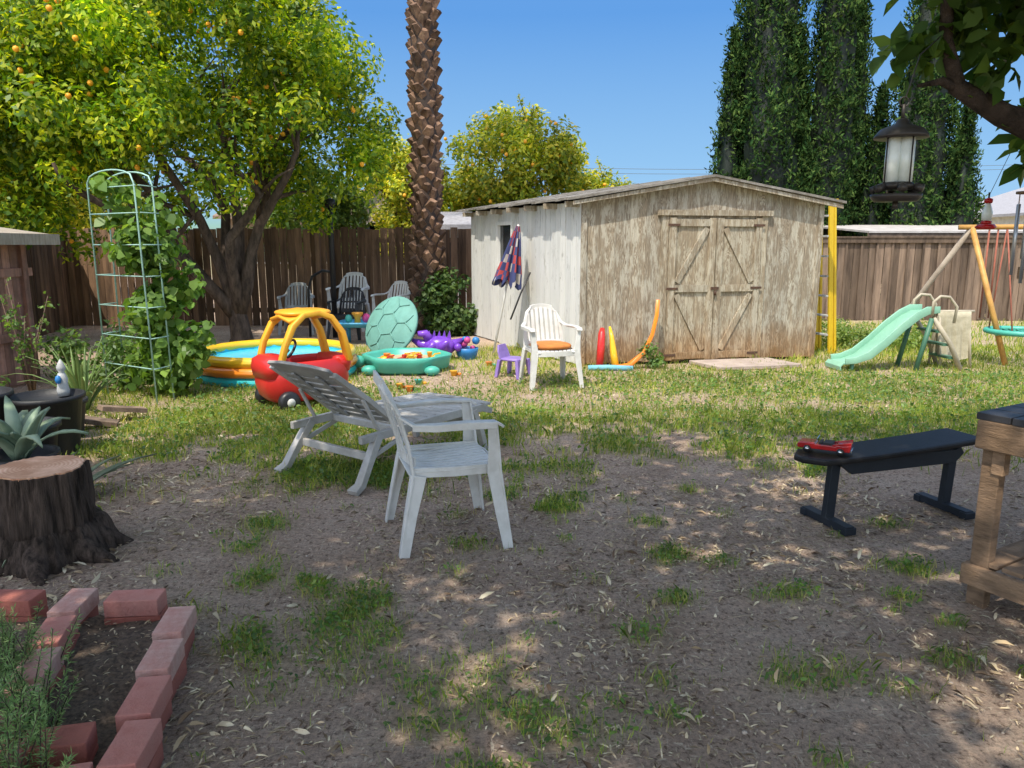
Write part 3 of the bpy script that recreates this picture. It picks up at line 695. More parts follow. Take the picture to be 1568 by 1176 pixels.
# ------------------------------------------------------------------ turtle sandbox
mtg=mat('green_plastic',(.08,.42,.32),(.06,.34,.27),3,.4,.03); mtg2=mat('faded_teal_plastic',(.17,.38,.33),(.13,.30,.26),4,.6,.03,dirt=.15,spec=.2)
msand=mat('sand',(.55,.42,.26),(.42,.31,.18),30,.95,.5)
e=empty('turtle_sandbox',(-1.32,9.35,0))
mb=MB(); f2=lambda a,z:1+.05*math.cos(6*a)
mb.lathe([(.0001,.01),(.44,.01),(.50,.05),(.52,.15),(.54,.2),(.50,.215),(.46,.19),(.44,.08),(.0001,.08)],n=60,fn=f2)
for a in (.9,2.3,3.9,5.4): mb.ell((.56*math.cos(a),.56*math.sin(a),.06),(.10,.08,.06),0,12)
mb.ell((-.60,-.1,.12),(.10,.09,.08),0,12)
mb.obj('tub',mtg,e)
mb=MB(); n=30; mb.add([(.46*math.cos(2*math.pi*i/n),.46*math.sin(2*math.pi*i/n),.13) for i in range(n)],[tuple(range(n))]); mb.obj('sand',msand,e)
mb=MB()
for i in range(26):
    a=random.uniform(0,6.3);r=random.uniform(0,.36); s=random.uniform(.03,.06)
    c_=(r*math.cos(a),r*math.sin(a),.14)
    if i%3==0: mb.lathe([(s*.6,0),(s*.85,.06),(s*.9,.065),(s*.7,.06),(s*.5,.01)],c=c_,n=12,m=i%4)
    elif i%3==1: mb.ribbon([(c_[0],c_[1],.14),(c_[0]+.05,c_[1]+.02,.19),(c_[0]+.12,c_[1]+.03,.2)],(0,1,.2),[.06,.03,.02],.012,m=i%4)
    else: mb.ell(c_,(s,s*.8,s*.6),i%4,8)
mb.obj('sand_toys',[myel,mo,mred,my],e)
mb=MB()
Rl=.42; nn=48; DH=.085
rings=[0.0001,.15,.3,.45,.6,.75,.88,.96,1.0]
mb.lathe([(Rl*r,DH*(1-r**2)) for r in rings[::-1]],n=nn,cap=False); mb.lathe([(Rl,0),(Rl*1.05,-.005),(Rl*1.06,-.03),(Rl*1.0,-.035)],n=nn,cap=False)
def onl(x,y,dz=.006):
    r=math.hypot(x,y)/Rl; return (x,y,DH*(1-r*r)+dz)
hx=[(.17*math.cos(a),.17*math.sin(a)) for a in np.linspace(0,2*math.pi,7)]
mb.tube([onl(*p) for p in [ (hx[i][0]*(1-t)+hx[i+1][0]*t,hx[i][1]*(1-t)+hx[i+1][1]*t) for i in range(6) for t in (0,.5)]+[hx[0]]],.009,6)
for i in range(6):
    a=i*math.pi/3; mb.tube([onl(r*math.cos(a),r*math.sin(a)) for r in (.17,.23,.29)],.009,6)
    p0=(.29*math.cos(a),.29*math.sin(a)) 
    for s in(-1,1):
        b_=a+s*.3; mb.tube([onl(*p0),onl(.34*math.cos(a+s*.15),.34*math.sin(a+s*.15)),onl(.40*math.cos(b_*1),.40*math.sin(b_))],.008,6)
mb.obj('sandbox_lid',mtg2,None,loc=(-1.68,10.35,.45),rot=(math.radians(64),math.radians(-8),math.radians(-28)))
# ------------------------------------------------------------------ purple toys, water table, etc
mpur=mat('purple_vinyl',(.20,.06,.50),(.14,.04,.40),5,.25,.05,coat=.3); mpink=mat('pink_plastic',(.6,.07,.25),bump=.02,rough=.4); mblue=mat('blue_plastic',(.03,.2,.5),bump=.02,rough=.4)
mb=MB(); 
mb.ell((0,0,.14),(.20,.13,.13),0,16)
for a,l in ((.3,.3),(1.3,.24),(2.2,.3),(3.1,.32),(4.1,.22),(5.2,.26)):
    mb.tube([(0,0,.12),(l*.6*math.cos(a),l*.5*math.sin(a),.16),(l*math.cos(a),l*.7*math.sin(a),.1+.12*(math.sin(a*3)>0))],[.09,.065,.02],10)
mb.tube([(-.1,0,.2),(-.16,-.03,.3),(-.24,-.06,.3)],[.07,.05,.03],10)
for x in np.linspace(-.12,.12,5): mb.ribbon([(x,0,.22),(x+.01,0,.33)],(1,0,0),[.06,.005],.015)
mb.obj('inflatable_dragon_toy',mpur,None,loc=(-1.0,10.2,0.02),scale=1.15)
mb=MB(); 
mb.lathe([(.12,0),(.15,.10),(.16,.16),(.14,.16),(.13,.05)],n=20,m=2)
for i in range(14): mb.ell((random.uniform(-.14,.14),random.uniform(-.12,.12),random.uniform(.14,.30)),(random.uniform(.03,.06),)*3,i%4,8)
mb.obj('toy_basket',[mpur,mpink,mblue,mred],None,loc=(-.62,10.25,0))
e=empty('water_play_table',(-2.45,11.9,0)); mb=MB()
mb.lathe([(.0001,.28),(.25,.28),(.30,.33),(.31,.36),(.27,.36),(.25,.31),(.0001,.31)],n=28,fn=lambda a,z:rr(a,5))
for x in(-.2,.2):
    for y in(-.2,.2): mb.tube([(x,y,0),(x*.95,y*.95,.3)],[.04,.035],10)
mb.obj('table',mat('sky_blue_plastic',(.06,.36,.6),bump=.02,rough=.4),e)
mb=MB(); mb.lathe([(.05,.31),(.05,.42),(.09,.47),(.09,.5),(.02,.5)],n=12,m=0); mb.ell((.13,.05,.40),(.07,.07,.08),1,10); mb.ell((-.13,-.05,.40),(.06,.06,.07),2,10)
mb.obj('table_toys',[myel,mpink,mtg],e)
e=empty('child_chair',(0.02,8.85,0),math.radians(60)); mb=MB(); ml_=mat('lilac_plastic',(.30,.20,.55),bump=.02,rough=.4)
mb.lathe([(.0001,.20),(.13,.20),(.14,.215),(.13,.23),(.0001,.23)],n=24,fn=lambda a,z:rr(a,4))
for x in(-1,1):
    for y in(-1,1): mb.ribbon([(x*.15,y*.15,0),(x*.12,y*.12,.21)],(1,0,0),[.05,.06],.04)
mb.ribbon([(0,.12,.22),(0,.15,.30),(0,.17,.38)],(1,0,0),[.24,.23,.16],.02); mb.obj('seat_and_legs',ml_,e,bevel=.006)
mb=MB()
for i,(x,y) in enumerate([(-1.22,8.05),(-1.1,7.9),(-1.05,8.3),(-.7,8.9),(-.3,9.6),(-1.9,8.3)]):
    mb.lathe([(.03,0),(.045,.06),(.05,.065),(.035,.06)],c=(x,y,0),n=12,m=i%3); mb.ell((x+.06,y+.02,.02),(.035,.02,.02),(i+1)%3,8)
mb.obj('sand_toy_molds',[myel,mo,mtg])
mb=MB(); mb.tube([(1.10,9.35,0),(1.13,9.45,.30),(1.14,9.49,.44),(1.15,9.53,.50)],[.045,.05,.045,.03],12); mb.obj('plastic_bat',mred)
mb=MB(); mb.tube([(1.32,9.40,0),(1.29,9.46,.2),(1.27,9.52,.40),(1.25,9.58,.52)],[.05,.045,.03,.015],12); mb.obj('plastic_bat',my)
mb=MB(); pts=[(1.28,9.3,.03),(1.48,9.36,.06),(1.66,9.42,.2),(1.78,9.5,.42),(1.84,9.55,.66),(1.86,9.6,.86)]
mb.ribbon(pts,(0.2,1,.1),[.10,.12,.11,.10,.09,.05],.05,smooth=True); mb.obj('foam_hockey_stick',mo,bevel=.008)
mb=MB(); mb.tube([(.95,9.25,.04),(1.2,9.22,.05),(1.5,9.2,.04)],.035,10); mb.obj('foam_noodle',mat('light_blue_foam',(.2,.5,.6),bump=.1,rough=.8))
# ------------------------------------------------------------------ patio umbrella (closed)
mn=mat('navy_canvas',(.04,.05,.14),rough=.9); mrd=mat('red_canvas',(.35,.05,.05),rough=.9); mwc=mat('cream_canvas',(.40,.37,.34),rough=.9)
d=Vector((.36,.25,1.82)).normalized(); base=Vector((-.27,10.55,0)); q=d.to_track_quat('Z','Y').to_matrix().to_4x4(); M=Matrix.Translation(base)@q
e=empty('patio_umbrella'); MB().tube([base,base+d*1.88],.017,8).obj('pole',mwhite,e)
mb=MB(); n=64; prof=[(.02,1.86),(.04,1.78),(.06,1.68),(.08,1.56),(.10,1.44),(.12,1.32),(.14,1.20),(.155,1.10),(.165,1.03)]; vs=[];fs=[];ms=[]
for r,z in prof:
    for k in range(n):
        a=2*math.pi*k/n; rr_=r*(1+.35*math.sin(8*a+z*2)); vs.append((rr_*math.cos(a),rr_*math.sin(a),z+(.05*math.sin(8*a) if z<1.12 else 0)))
for i in range(len(prof)-1):
    for k in range(n):
        fs.append((i*n+k,i*n+(k+1)%n,(i+1)*n+(k+1)%n,(i+1)*n+k)); ms.append([0,0,1,0,2,0,1,0][(k//2+i*3)%8])
mb.add(vs,fs,ms,True,M); mb.obj('canopy',[mn,mrd,mwc],e)
MB().tube([(.25,10.35,1.18),(.12,10.3,.9),(-.02,10.2,.55)],.012,6).obj('garden_cane',mblackp)
mb=MB(); mb.tube([(-3.0,12.7,0),(-3.0,12.7,1.9),(-3.0,12.7,2.2)],[.045,.045,.04],10); mb.lathe([(.07,2.15),(.09,2.2),(.09,2.28),(.02,2.3)],c=(-3.0,12.7,0),n=14)
mb.tube([(-3.45,12.8,0),(-3.45,12.8,.8),(-3.38,12.8,1.02),(-3.2,12.8,1.12),(-3.02,12.75,1.1)],.022,8); mb.obj('metal_post',mblackp)
# ------------------------------------------------------------------ arch trellis + vine
mtr=mat('pale_green_metal',(.34,.55,.48),rough=.5,bump=.05)
a0=Vector((-4.22,7.70,0)); a1=Vector((-3.50,7.25,0)); e=empty('garden_trellis'); mb=MB()
off=Vector((.06,.24,0))
for o_ in (Vector((0,0,0)),off):
    pts=[a0+o_+Vector((0,0,0)),a0+o_+Vector((0,0,2.15))]
    for t in np.linspace(.06,.94,8):
        pts.append(a0.lerp(a1,t*.92)+o_+Vector((0,0,2.15+.11*math.sin(math.pi*t)**.4)))
    pts+=[a0.lerp(a1,.92)+o_+Vector((0,0,2.12)),a1+o_]
    mb.tube(pts,.008,7)
for z in (.35,.65,.95,1.25,1.55,1.85,2.1):
    mb.tube([a0+Vector((0,0,z)),a0.lerp(a1,.95)+Vector((0,0,z))],.006,6)
    mb.tube([a1+Vector((0,0,z)),a1+off+Vector((0,0,z))],.006,6)
    mb.tube([a0+Vector((0,0,z)),a0+off+Vector((0,0,z))],.006,6)
mb.obj('frame',mtr,e)
mv=leafmat('grape_leaves',[(.08,.16,.035),(.14,.25,.05),(.22,.34,.07)],.38,nscale=1.5)
C=[];R=[]
for i in range(34):
    z=random.uniform(.15,1.9); C.append((-3.60+random.gauss(0,.14)+(1-z)*.12,7.65+random.gauss(0,.15),z)); R.append(random.uniform(.12,.24)*(1.1-.2*z/2))
for i in range(5): C.append((-3.85+random.gauss(0,.15),7.6,2.0+random.uniform(0,.2)));R.append(.1)
cloud('grape_vine',C,R,2300,.095,mv,.9,.3,.95,.9,.5,None,hexa=True)
# ------------------------------------------------------------------ strap plants
def strap(name,c,n,Ln,w_,m,rise=1.0,spread=.6,th=.004):
    mb=MB(); c=Vector(c)
    for i in range(n):
        a=random.uniform(0,6.28); L_=Ln*random.uniform(.6,1.1); sp=spread*random.uniform(.3,1.2); d=Vector((math.cos(a),math.sin(a),0)); pts=[]
        for t in np.linspace(0,1,7):
            pts.append(c+d*(.03+L_*sp*t**1.3)+Vector((0,0,L_*rise*(t-.62*sp*t**2.6))))
        mb.ribbon(pts,(-d.y,d.x,0),[w_*x for x in (.8,1,1,.9,.7,.4,.05)],th,smooth=True)
    return mb.obj(name,m)
msp=mat('strap_leaves',(.24,.35,.11),(.14,.22,.06),5,.5,.1,island=.4)
strap('iris_plant',(-4.05,6.95,0),40,.75,.035,msp,1.0,.7)
strap('iris_plant',(-4.3,7.3,0),20,.7,.035,msp,1.0,.6)
magv=mat('agave_leaves',(.26,.33,.22),(.16,.23,.14),5,.5,.1,island=.3); 
strap('agave_plant',(-3.05,4.5,.25),20,.55,.085,magv,.85,.85,.014)
strap('agave_plant',(-2.7,4.25,.02),18,.80,.045,mat('aloe_leaves',(.20,.23,.13),(.11,.14,.08),5,.5,.1,island=.3),.35,1.15,.008)
mpot=mat('black_pot_plastic',(.025,.025,.027),rough=.5)
for nm,x,y,r,h_ in (('plant_pot',-3.45,5.45,.24,.46),('plant_pot',-3.05,4.5,.2,.28),('plant_pot',-3.85,5.2,.26,.52),('plant_pot',-3.65,5.95,.18,.32),('plant_pot',-3.3,4.95,.2,.36)):
    mb=MB(); mb.lathe([(r*.75,0),(r,h_),(r*1.08,h_),(r*1.08,h_-.03),(r*1.0,h_-.04)],c=(x,y,0),n=26,cap=False); mb.lathe([(r*1.0,h_-.001),(r*.9,h_-.05),(.0005,h_-.06)],c=(x,y,0),n=26,cap=False); mb.obj(nm,mpot)
mb=MB(); mb.lathe([(.04,0),(.045,.04),(.036,.09),(.04,.13),(.026,.17),(.017,.18),(.03,.20),(.032,.22),(.02,.25),(.002,.28)],c=(-3.42,5.62,.42),n=16); mb.ell((-3.42,5.57,.55),(.025,.02,.035),1,8)
mb.obj('garden_gnome',[mgrey,mblue])
mb=MB()
for i,(x,y,r_) in enumerate([(-3.6,6.3,.3),(-3.9,6.1,1.2),(-3.5,6.6,.8)]): mb.box((x,y,.06+.02*i),(.38,.14,.04),0,rot=Matrix.Rotation(r_,3,'Z')@Matrix.Rotation(.2,3,'Y'))
mb.obj('wood_scraps',mfr)
C=[(-4.6+random.gauss(0,.35),8.6+random.gauss(0,.5),random.uniform(.1,.6)) for _ in range(16)]
cloud('shrub',C,[random.uniform(.15,.28) for _ in C],2600,.07,mg2,.8,.4,.5,.2,.5)
mb=MB(); rp=[]
for i in range(9):
    b0=Vector((-4.75,7.3,0)); t=b0+Vector((random.uniform(-.35,.35),random.uniform(-.3,.3),random.uniform(.7,1.25))); mid=b0.lerp(t,.5)+Vector((random.uniform(-.06,.06),0,0)); mb.tube([b0,mid,t],[.01,.007,.003],5)
    for j in range(10): rp.append(tuple(mid.lerp(t,random.random())+Vector((random.gauss(0,.04),random.gauss(0,.04),0))))
e=empty('rose_bush'); mb.obj('stems',mat('rose_stem',(.16,.10,.07)),e); cloud('leaves',rp,[.05]*len(rp),420,.045,mg2,.5,.5,.6,.3,.6,e)
C=[(-1.2+random.gauss(0,.22),13.1+random.gauss(0,.15),random.uniform(.05,1.0)) for _ in range(26)]+[(-.75+random.gauss(0,.2),13.0,random.uniform(.05,.45)) for _ in range(10)]
cloud('ivy',C,[random.uniform(.12,.24) for _ in C],3600,.09,leafmat('ivy_leaves',[(.03,.065,.017),(.06,.12,.03),(.12,.18,.045)],.2),.9,.2,.8,.8,.5)
C=[(1.78+random.gauss(0,.08),9.42+random.gauss(0,.05),random.uniform(.05,.3)) for _ in range(8)]
cloud('weed_clump',C,[.09]*8,420,.05,mg2,.8,.4,.6,.2,.6)
C=[(random.uniform(4.9,6.6),11.6+random.gauss(0,.5),random.uniform(.03,.25)) for _ in range(30)]
cloud('weed_clump',C,[.2]*30,5000,.06,leafmat('weed_light',[(.10,.18,.04),(.18,.27,.06),(.3,.38,.11)],.35),.8,.5,.5,.2,.6)
# ------------------------------------------------------------------ stump
mst=mat('stump_bark',(.16,.115,.09),(.034,.026,.021),4,.95,1.0,22,(8,8,.8),spec=.15)
def topmat():
    m,nt,N,L=newmat('cut_wood'); o=N.new('ShaderNodeOutputMaterial'); p=N.new('ShaderNodeBsdfPrincipled')
    wv=N.new('ShaderNodeTexWave'); wv.wave_type='RINGS'; wv.rings_direction='Z'; wv.inputs['Scale'].default_value=16; wv.inputs['Distortion'].default_value=3.5; wv.inputs['Detail'].default_value=4
    L.new(coords(N,L),wv.inputs['Vector']); r=ramp(N,[(0,(.70,.37,.23)),(1,(.82,.52,.34))]); L.new(wv.outputs[0],r.inputs[0])
    r2=ramp(N,[(.4,(.66,.55,.46)),(.6,(1,1,1))]); L.new(nz(N,L,coords(N,L),6,5),r2.inputs[0])
    L.new(mixc(N,L,1.0,r.outputs[0],r2.outputs[0],'MULTIPLY'),p.inputs[0]); p.inputs['Roughness'].default_value=.9; L.new(p.outputs[0],o.inputs[0]); return m
mct=topmat()
def rough(seed,amp,fq=3,ridge=0): return lambda a,z: 1+amp*noise.noise(Vector((math.cos(a)*fq,math.sin(a)*fq,z*1.2+seed)))+amp*.5*noise.noise(Vector((math.cos(a)*fq*4,math.sin(a)*fq*4,z*2+seed)))+ridge*abs(noise.noise(Vector((math.cos(a)*14,math.sin(a)*14,z*3+seed))))
e=empty('tree_stump',(-2.37,3.62,0)); e.scale=(.95,.95,1)
zz=list(np.linspace(.16,.445,12))
mb=MB(); mb.lathe([(.33,-.03),(.31,.04),(.285,.09),(.27,.14),(.255,.17),(.235,.185),(.0005,.185)],c=(-.01,.03,0),n=128,fn=rough(3,.22,2,.14)); 
mb.lathe([(.222+.010*math.sin(z*9),z) for z in zz]+[(.214,.452)],n=150,fn=rough(9,.10,3,.16))
for a,l in ((-.35,.46),(.3,.42),(-1.2,.46)):
    mb.tube([(.15*math.cos(a),.15*math.sin(a),.10),(.28*math.cos(a),.28*math.sin(a),.05),(l*math.cos(a+.1),l*math.sin(a+.1),-.02)],[.10,.06,.02],10)
mb.obj('bark',mst,e)
mb=MB(); n=90; rf_=rough(9,.10,3,.12); mb.add([(.208*rf_(2*math.pi*i/n,.45)*math.cos(2*math.pi*i/n),.208*rf_(2*math.pi*i/n,.45)*math.sin(2*math.pi*i/n),.459) for i in range(n)]+[(.210*rf_(2*math.pi*i/n,.45)*math.cos(2*math.pi*i/n),.210*rf_(2*math.pi*i/n,.45)*math.sin(2*math.pi*i/n),.445) for i in range(n)],[tuple(range(n))]+[(i,(i+1)%n,n+(i+1)%n,n+i) for i in range(n)]); mb.obj('cut_top',mct,e)
# ------------------------------------------------------------------ brick bed
mbr=[mat('brick_red',(.48,.16,.12),(.34,.11,.08),12,.9,.5,70,dirt=.3),mat('brick_pink',(.62,.28,.23),(.48,.18,.14),12,.9,.5,70,dirt=.25),mat('brick_pale',(.70,.45,.38),(.54,.25,.20),9,.9,.5,70,dirt=.25)]
e=empty('brick_planter')
bl=[(-1.95,2.86,0,.105,0),(-1.68,2.82,95,.105,2),(-1.45,2.86,6,.115,1),(-1.20,2.66,100,.105,2),(-1.14,2.41,97,.10,2),(-1.08,2.17,95,.10,1),(-1.01,1.94,98,.095,1),
    (-1.62,2.58,105,.10,1),(-1.54,2.35,103,.10,2),(-1.47,2.12,103,.085,2),(-1.25,1.96,12,.105,0),(-1.16,1.78,14,.10,1),(-1.4,1.90,8,.10,1),(-.97,1.70,97,.10,0),(-1.3,1.65,12,.10,0)]
for i,(x,y,r_,h_,ci) in enumerate(bl):
    for lv in (0,1):
        mb=MB(); mb.box((0,0,0),(.21 if lv else .215,.105,.07)); ob=mb.obj('brick_%d_%d'%(i,lv),mbr[0] if lv==0 else mbr[ci],e,loc=(x-.09+(.0 if lv else random.uniform(-.012,.008)),y,.036+lv*.073),rot=(random.uniform(-.01,.01)*lv,random.uniform(-.015,.015)*lv,math.radians(r_+random.uniform(-3,3))),bevel=.004)
mb=MB(); gy=np.linspace(1.66,2.84,30); vv=[]
for y in gy:
    xr=-1.27+(2.66-y)*.26
    for u in np.linspace(0,1,28):
        x=-2.3+(xr+2.3)*u; vv.append((x,y,.055+.02*noise.noise(Vector((x*9,y*9,1)))+.014*noise.noise(Vector((x*30,y*30,1)))))
mb.add(vv,[(j*28+i,j*28+i+1,(j+1)*28+i+1,(j+1)*28+i) for j in range(29) for i in range(27)]); mb.obj('planter_soil',mat('potting_soil',(.22,.155,.11),(.07,.052,.04),60,.95,1.0,60),e)
mesh_np('mulch',litter(1100,-2.2,-1.32,1.8,2.78,.02,.2)+np.array([0,0,.06]),ml,e)
# rosemary
mr=leafmat('rosemary_needles',[(.12,.22,.08),(.20,.32,.11),(.30,.41,.16)],.25,tcol=(1.3,1.4,.9),nscale=4)
pos=[];dr=[]; stems=MB()
for i in range(420):
    b0=Vector((random.uniform(-1.95,-1.16),random.uniform(1.55,2.44),.03))
    if b0.x>-1.24-max(0,b0.y-1.80)*.62: continue
    tip=b0+Vector((random.gauss(0.0,.07),random.gauss(-.02,.06),random.uniform(.16,.34)))
    stems.tube([b0,b0.lerp(tip,.5)+Vector((0,0,.01)),tip],[.003,.002,.001],4)
    for j in range(110):
        t=random.uniform(.12,1); pos.append(b0.lerp(tip,t)); dr.append((tip-b0).normalized())
e=empty('rosemary_bush'); stems.obj('stems',mbark,e)
pos=np.array([tuple(x) for x in pos]); dr=np.array([tuple(x) for x in dr]); r_=nrmz(rng.normal(size=pos.shape)); a_=nrmz(r_+dr*.7); b_=nrmz(np.cross(a_,rng.normal(size=pos.shape))); Ln=rng.uniform(.016,.032,(len(pos),1))
mesh_np('needles',np.stack([pos,pos+a_*Ln*.5+b_*.0016,pos+a_*Ln,pos+a_*Ln*.5-b_*.0016],1),mr,e)
# ------------------------------------------------------------------ black bench
p0=Vector((1.75,4.02,0));p1=Vector((2.60,4.28,0)); dd=(p1-p0); Ln=dd.length; e=empty('exercise_bench',p0,math.atan2(dd.y,dd.x))
mb=MB(); nn_=14
outl=[]
for t in np.linspace(0,1,nn_):
    x=-.20+t*(Ln+.28); w_=.135 if t>.12 else .135*math.sqrt(max(.05,1-((.12-t)/.12)**2)); z=.42-.02*math.cos(t*math.pi*.5)+.025*t*t
    outl.append((x,w_,z))
mb.ribbon([(x,0,z) for x,w_,z in outl],(0,1,0),[2*w_ for x,w_,z in outl],.035)
mb.obj('pad',mat('black_vinyl',(.010,.010,.011),(.018,.018,.019),8,.45,.1,60,spec=.25),e,bevel=.012)
mb=MB(); mb.ribbon([(.05,-.05,.37),(.12,-.05,.34),(Ln-.05,-.05,.345),(Ln,-.05,.38)],(0,0,1),[.03,.08,.08,.05],.03); mb.ribbon([(.05,.07,.375),(Ln,.07,.39)],(0,0,1),.05,.03)
for x in (0.03,Ln-.03):
    mb.ribbon([(x,0,.03),(x+.02,0,.385)],(1,0,0),.06,.04); mb.box((x,0,.025),(.06,.36,.045))
    for s in(-1,1): mb.box((x,s*.165,.02),(.075,.045,.04))
mb.obj('steel_frame',mat('black_paint_metal',(.02,.026,.035),rough=.5,bump=.05,spec=.3),e,bevel=.004)
mtr_=mat('red_enamel',(.42,.012,.015),rough=.18,bump=0,coat=.8); mch=mat('chrome',(.75,.75,.75),rough=.15,bump=0,metal=1)
e=empty('toy_convertible_car',(1.73,4.02,.422),math.radians(-30)); mb=MB()
prof=[(-.135,.022),(-.138,.045),(-.13,.055),(-.05,.058),(-.045,.05),(.06,.05),(.065,.058),(.10,.058),(.135,.066),(.137,.05),(.13,.022)]
vs=[];n=len(prof)
for yy,sc in ((-.05,.82),(-.046,1),(.046,1),(.05,.82)):
    for x,z in prof: vs.append((x,yy,.04+(z-.04)*sc))
fs=[tuple(range(n)),tuple(range(4*n-1,3*n-1,-1))]
for l in range(3):
    for i in range(n): fs.append((l*n+i,l*n+(i+1)%n,(l+1)*n+(i+1)%n,(l+1)*n+i))
mb.add(vs,fs)
for s in(-1,1): mb.prism([(.04,.056),(.137,.078),(.137,.05),(.04,.05)],s*.044-.004,s*.044+.004)
mb.obj('body',mtr_,e,bevel=.003)
mb=MB(); 
for x in(-.085,.085):
    for s in(-1,1):
        M=Matrix.Translation((x,s*.047,.021))@Matrix.Rotation(math.pi/2,4,'X'); mb.lathe([(.0001,-.009),(.02,-.009),(.021,0),(.02,.009),(.0001,.009)],n=16,M=M); mb.lathe([(.0001,-.0105),(.011,-.0105),(.011,.0105),(.0001,.0105)],n=12,m=1,M=M)
mb.box((-.139,0,.03),(.006,.098,.010),1); mb.box((.139,0,.03),(.006,.098,.010),1)
mb.ribbon([(-.052,0,.055),(-.036,0,.083)],(0,1,0),.085,.003,m=1); mb.box((.02,0,.052),(.05,.08,.02),0); mb.box((-.02,0,.052),(.015,.08,.02),0)
mb.obj('wheels_and_trim',[mblackp,mch],e)
# ------------------------------------------------------------------ potting bench (right)
mwd=mat('weathered_lumber',(.38,.245,.15),(.18,.12,.078),4,.85,.5,22,(1.2,1.2,5),island=.3,dirt=.35,spec=.2)
ang=math.atan2(.5,.85); e=empty('wooden_potting_bench',(1.99,3.06,0),ang)
mb=MB(); TW,TD,TH=1.1,.62,.86
for x in(.03,TW-.03):
    for y in(-.03,-TD+.03): mb.box((x,y,TH/2-.03),(.055,.075,TH-.06))
mb.box((TW/2,.012,TH-.09),(TW,.03,.12)); mb.box((TW/2,-TD-.012,TH-.09),(TW,.03,.12)); mb.box((-.018,-TD/2,TH-.09),(.03,TD+.05,.12)); mb.box((TW+.012,-TD/2,TH-.09),(.03,TD+.05,.12))
mb.box((-.018,-TD/2,.15),(.03,TD+.05,.09)); mb.box((TW/2,.012,.15),(TW,.03,.09))
mb.box((.02,-.06,TH-.20),(.05,.05,.11))
for i in range(6): mb.box((TW/2,-.06-i*.1,.205),(TW-.02,.085,.02))
mb.obj('frame',mwd,e,bevel=.004)
mb=MB()
for i in range(9):
    for j in range(5): mb.box((.04+i*.128,-.03-j*.14,TH-.015),(.122,.134,.03))
mb.obj('dark_tile_top',mat('dark_slate_tile',(.05,.05,.055),(.03,.03,.035),6,.5,.1,dirt=.2,spec=.3),e,bevel=.003)
# ------------------------------------------------------------------ slide
ms_=mat('pale_green_plastic',(.28,.52,.38),(.22,.44,.32),3,.4,.03); mtan=mat('tan_plastic',(.48,.42,.31),rough=.5,bump=.05); mdg=mat('dark_green_plastic',(.07,.19,.12),rough=.5,bump=.05)
e=empty('toddler_slide',(4.15,9.35,0),math.radians(4)); mb=MB()
pp=[(-.05,0,.10),(.08,0,.11),(.25,0,.17),(.45,0,.33),(.65,0,.52),(.83,0,.66),(.95,0,.72),(1.10,0,.73)]
mb.ribbon(pp,(0,1,0),.36,.02,smooth=True)
for s in(-1,1): mb.ribbon([(x,s*.185,z+.035) for x,y,z in pp],(-.5,0,1),[.07,.08,.10,.10,.10,.10,.10,.08],.025,smooth=True)
mb.ribbon([(-.07,0,.11),(-.11,0,.07),(-.10,0,.02)],(0,1,0),.38,.02)
mb.obj('chute',ms_,e,bevel=.004)
mb=MB()
for s in(-1,1):
    mb.tube([(1.02,s*.2,.66),(1.25,s*.22,.35),(1.42,s*.24,0)],.03,8); mb.tube([(1.0,s*.2,.66),(.85,s*.2,0)],.03,8,m=1)
    mb.tube([(1.0,s*.2,.70),(1.0,s*.2,.86),(1.08,s*.2,.93),(1.2,s*.2,.92),(1.3,s*.21,.80),(1.28,s*.21,.60)],.018,8)
    mb.tube([(.06,s*.15,.11),(.05,s*.15,0)],.025,8,m=1)
for t in(.25,.5,.75): mb.box((1.42-.4*t,0,.66*t),(.10,.42,.025),1)
mb.obj('ladder_and_handles',[mtan,mdg],e)
e=empty('towel_on_rack'); mb=MB()
for x in (5.44,5.82): mb.tube([(x,9.42,0),(x,9.56,.72)],.018,6); mb.tube([(x,9.70,0),(x,9.56,.72)],.018,6)
mb.tube([(5.38,9.56,.72),(5.88,9.56,.72)],.018,6); mb.obj('rack',mtan,e)
mb=MB(); nu,nv=26,16; vs=[]
for j in range(nv):
    t=j/(nv-1)*2-1
    for i in range(nu):
        u=i/(nu-1); x=5.41+.42*u; fo=.016*math.sin(u*19+t)+.01*math.sin(u*43)
        y=9.56+t*.075+ (1 if t>0 else -1)*.018+fo*abs(t); z=.745-.62*abs(t)**1.15+(.02*math.sin(u*7))*abs(t)
        vs.append((x,y,z))
mb.add(vs,[(j*nu+i,j*nu+i+1,(j+1)*nu+i+1,(j+1)*nu+i) for j in range(nv-1) for i in range(nu-1)],0,True)
mb.obj('towel',mat('beige_towel',(.52,.47,.34),(.36,.32,.22),9,.95,.6,90),e)
# ------------------------------------------------------------------ swing set
mor=mat('orange_paint_metal',(.66,.36,.10),rough=.5,bump=.05,dirt=.3); mrope=mat('rope',(.35,.12,.08),rough=.9); mgw=mat('grey_wood',(.40,.34,.27),(.27,.22,.17),5,.9)
e=empty('swing_set'); ap=Vector((6.12,10.2,1.78)); ap2=Vector((9.4,9.2,1.78)); mb=MB()
mb.tube([ap-Vector((.15,-.05,0)),ap2],.035,10)
for a_,o_ in((ap,(6.45,9.7,0)),(ap2,(9.6,8.6,0))): mb.tube([a_,o_],.035,10)
for a_,o_ in((ap,(5.45,11.1,0)),(ap2,(8.9,10.3,0))): mb.tube([a_,o_],.035,10,m=1)
mb.obj('frame',[mor,mgw],e)
mb=MB(); sc=Vector((6.62,9.75,.44))
mb.tube([sc+Vector((.38*math.cos(a),.38*math.sin(a),0)) for a in np.linspace(0,2*math.pi,25)],.035,8)
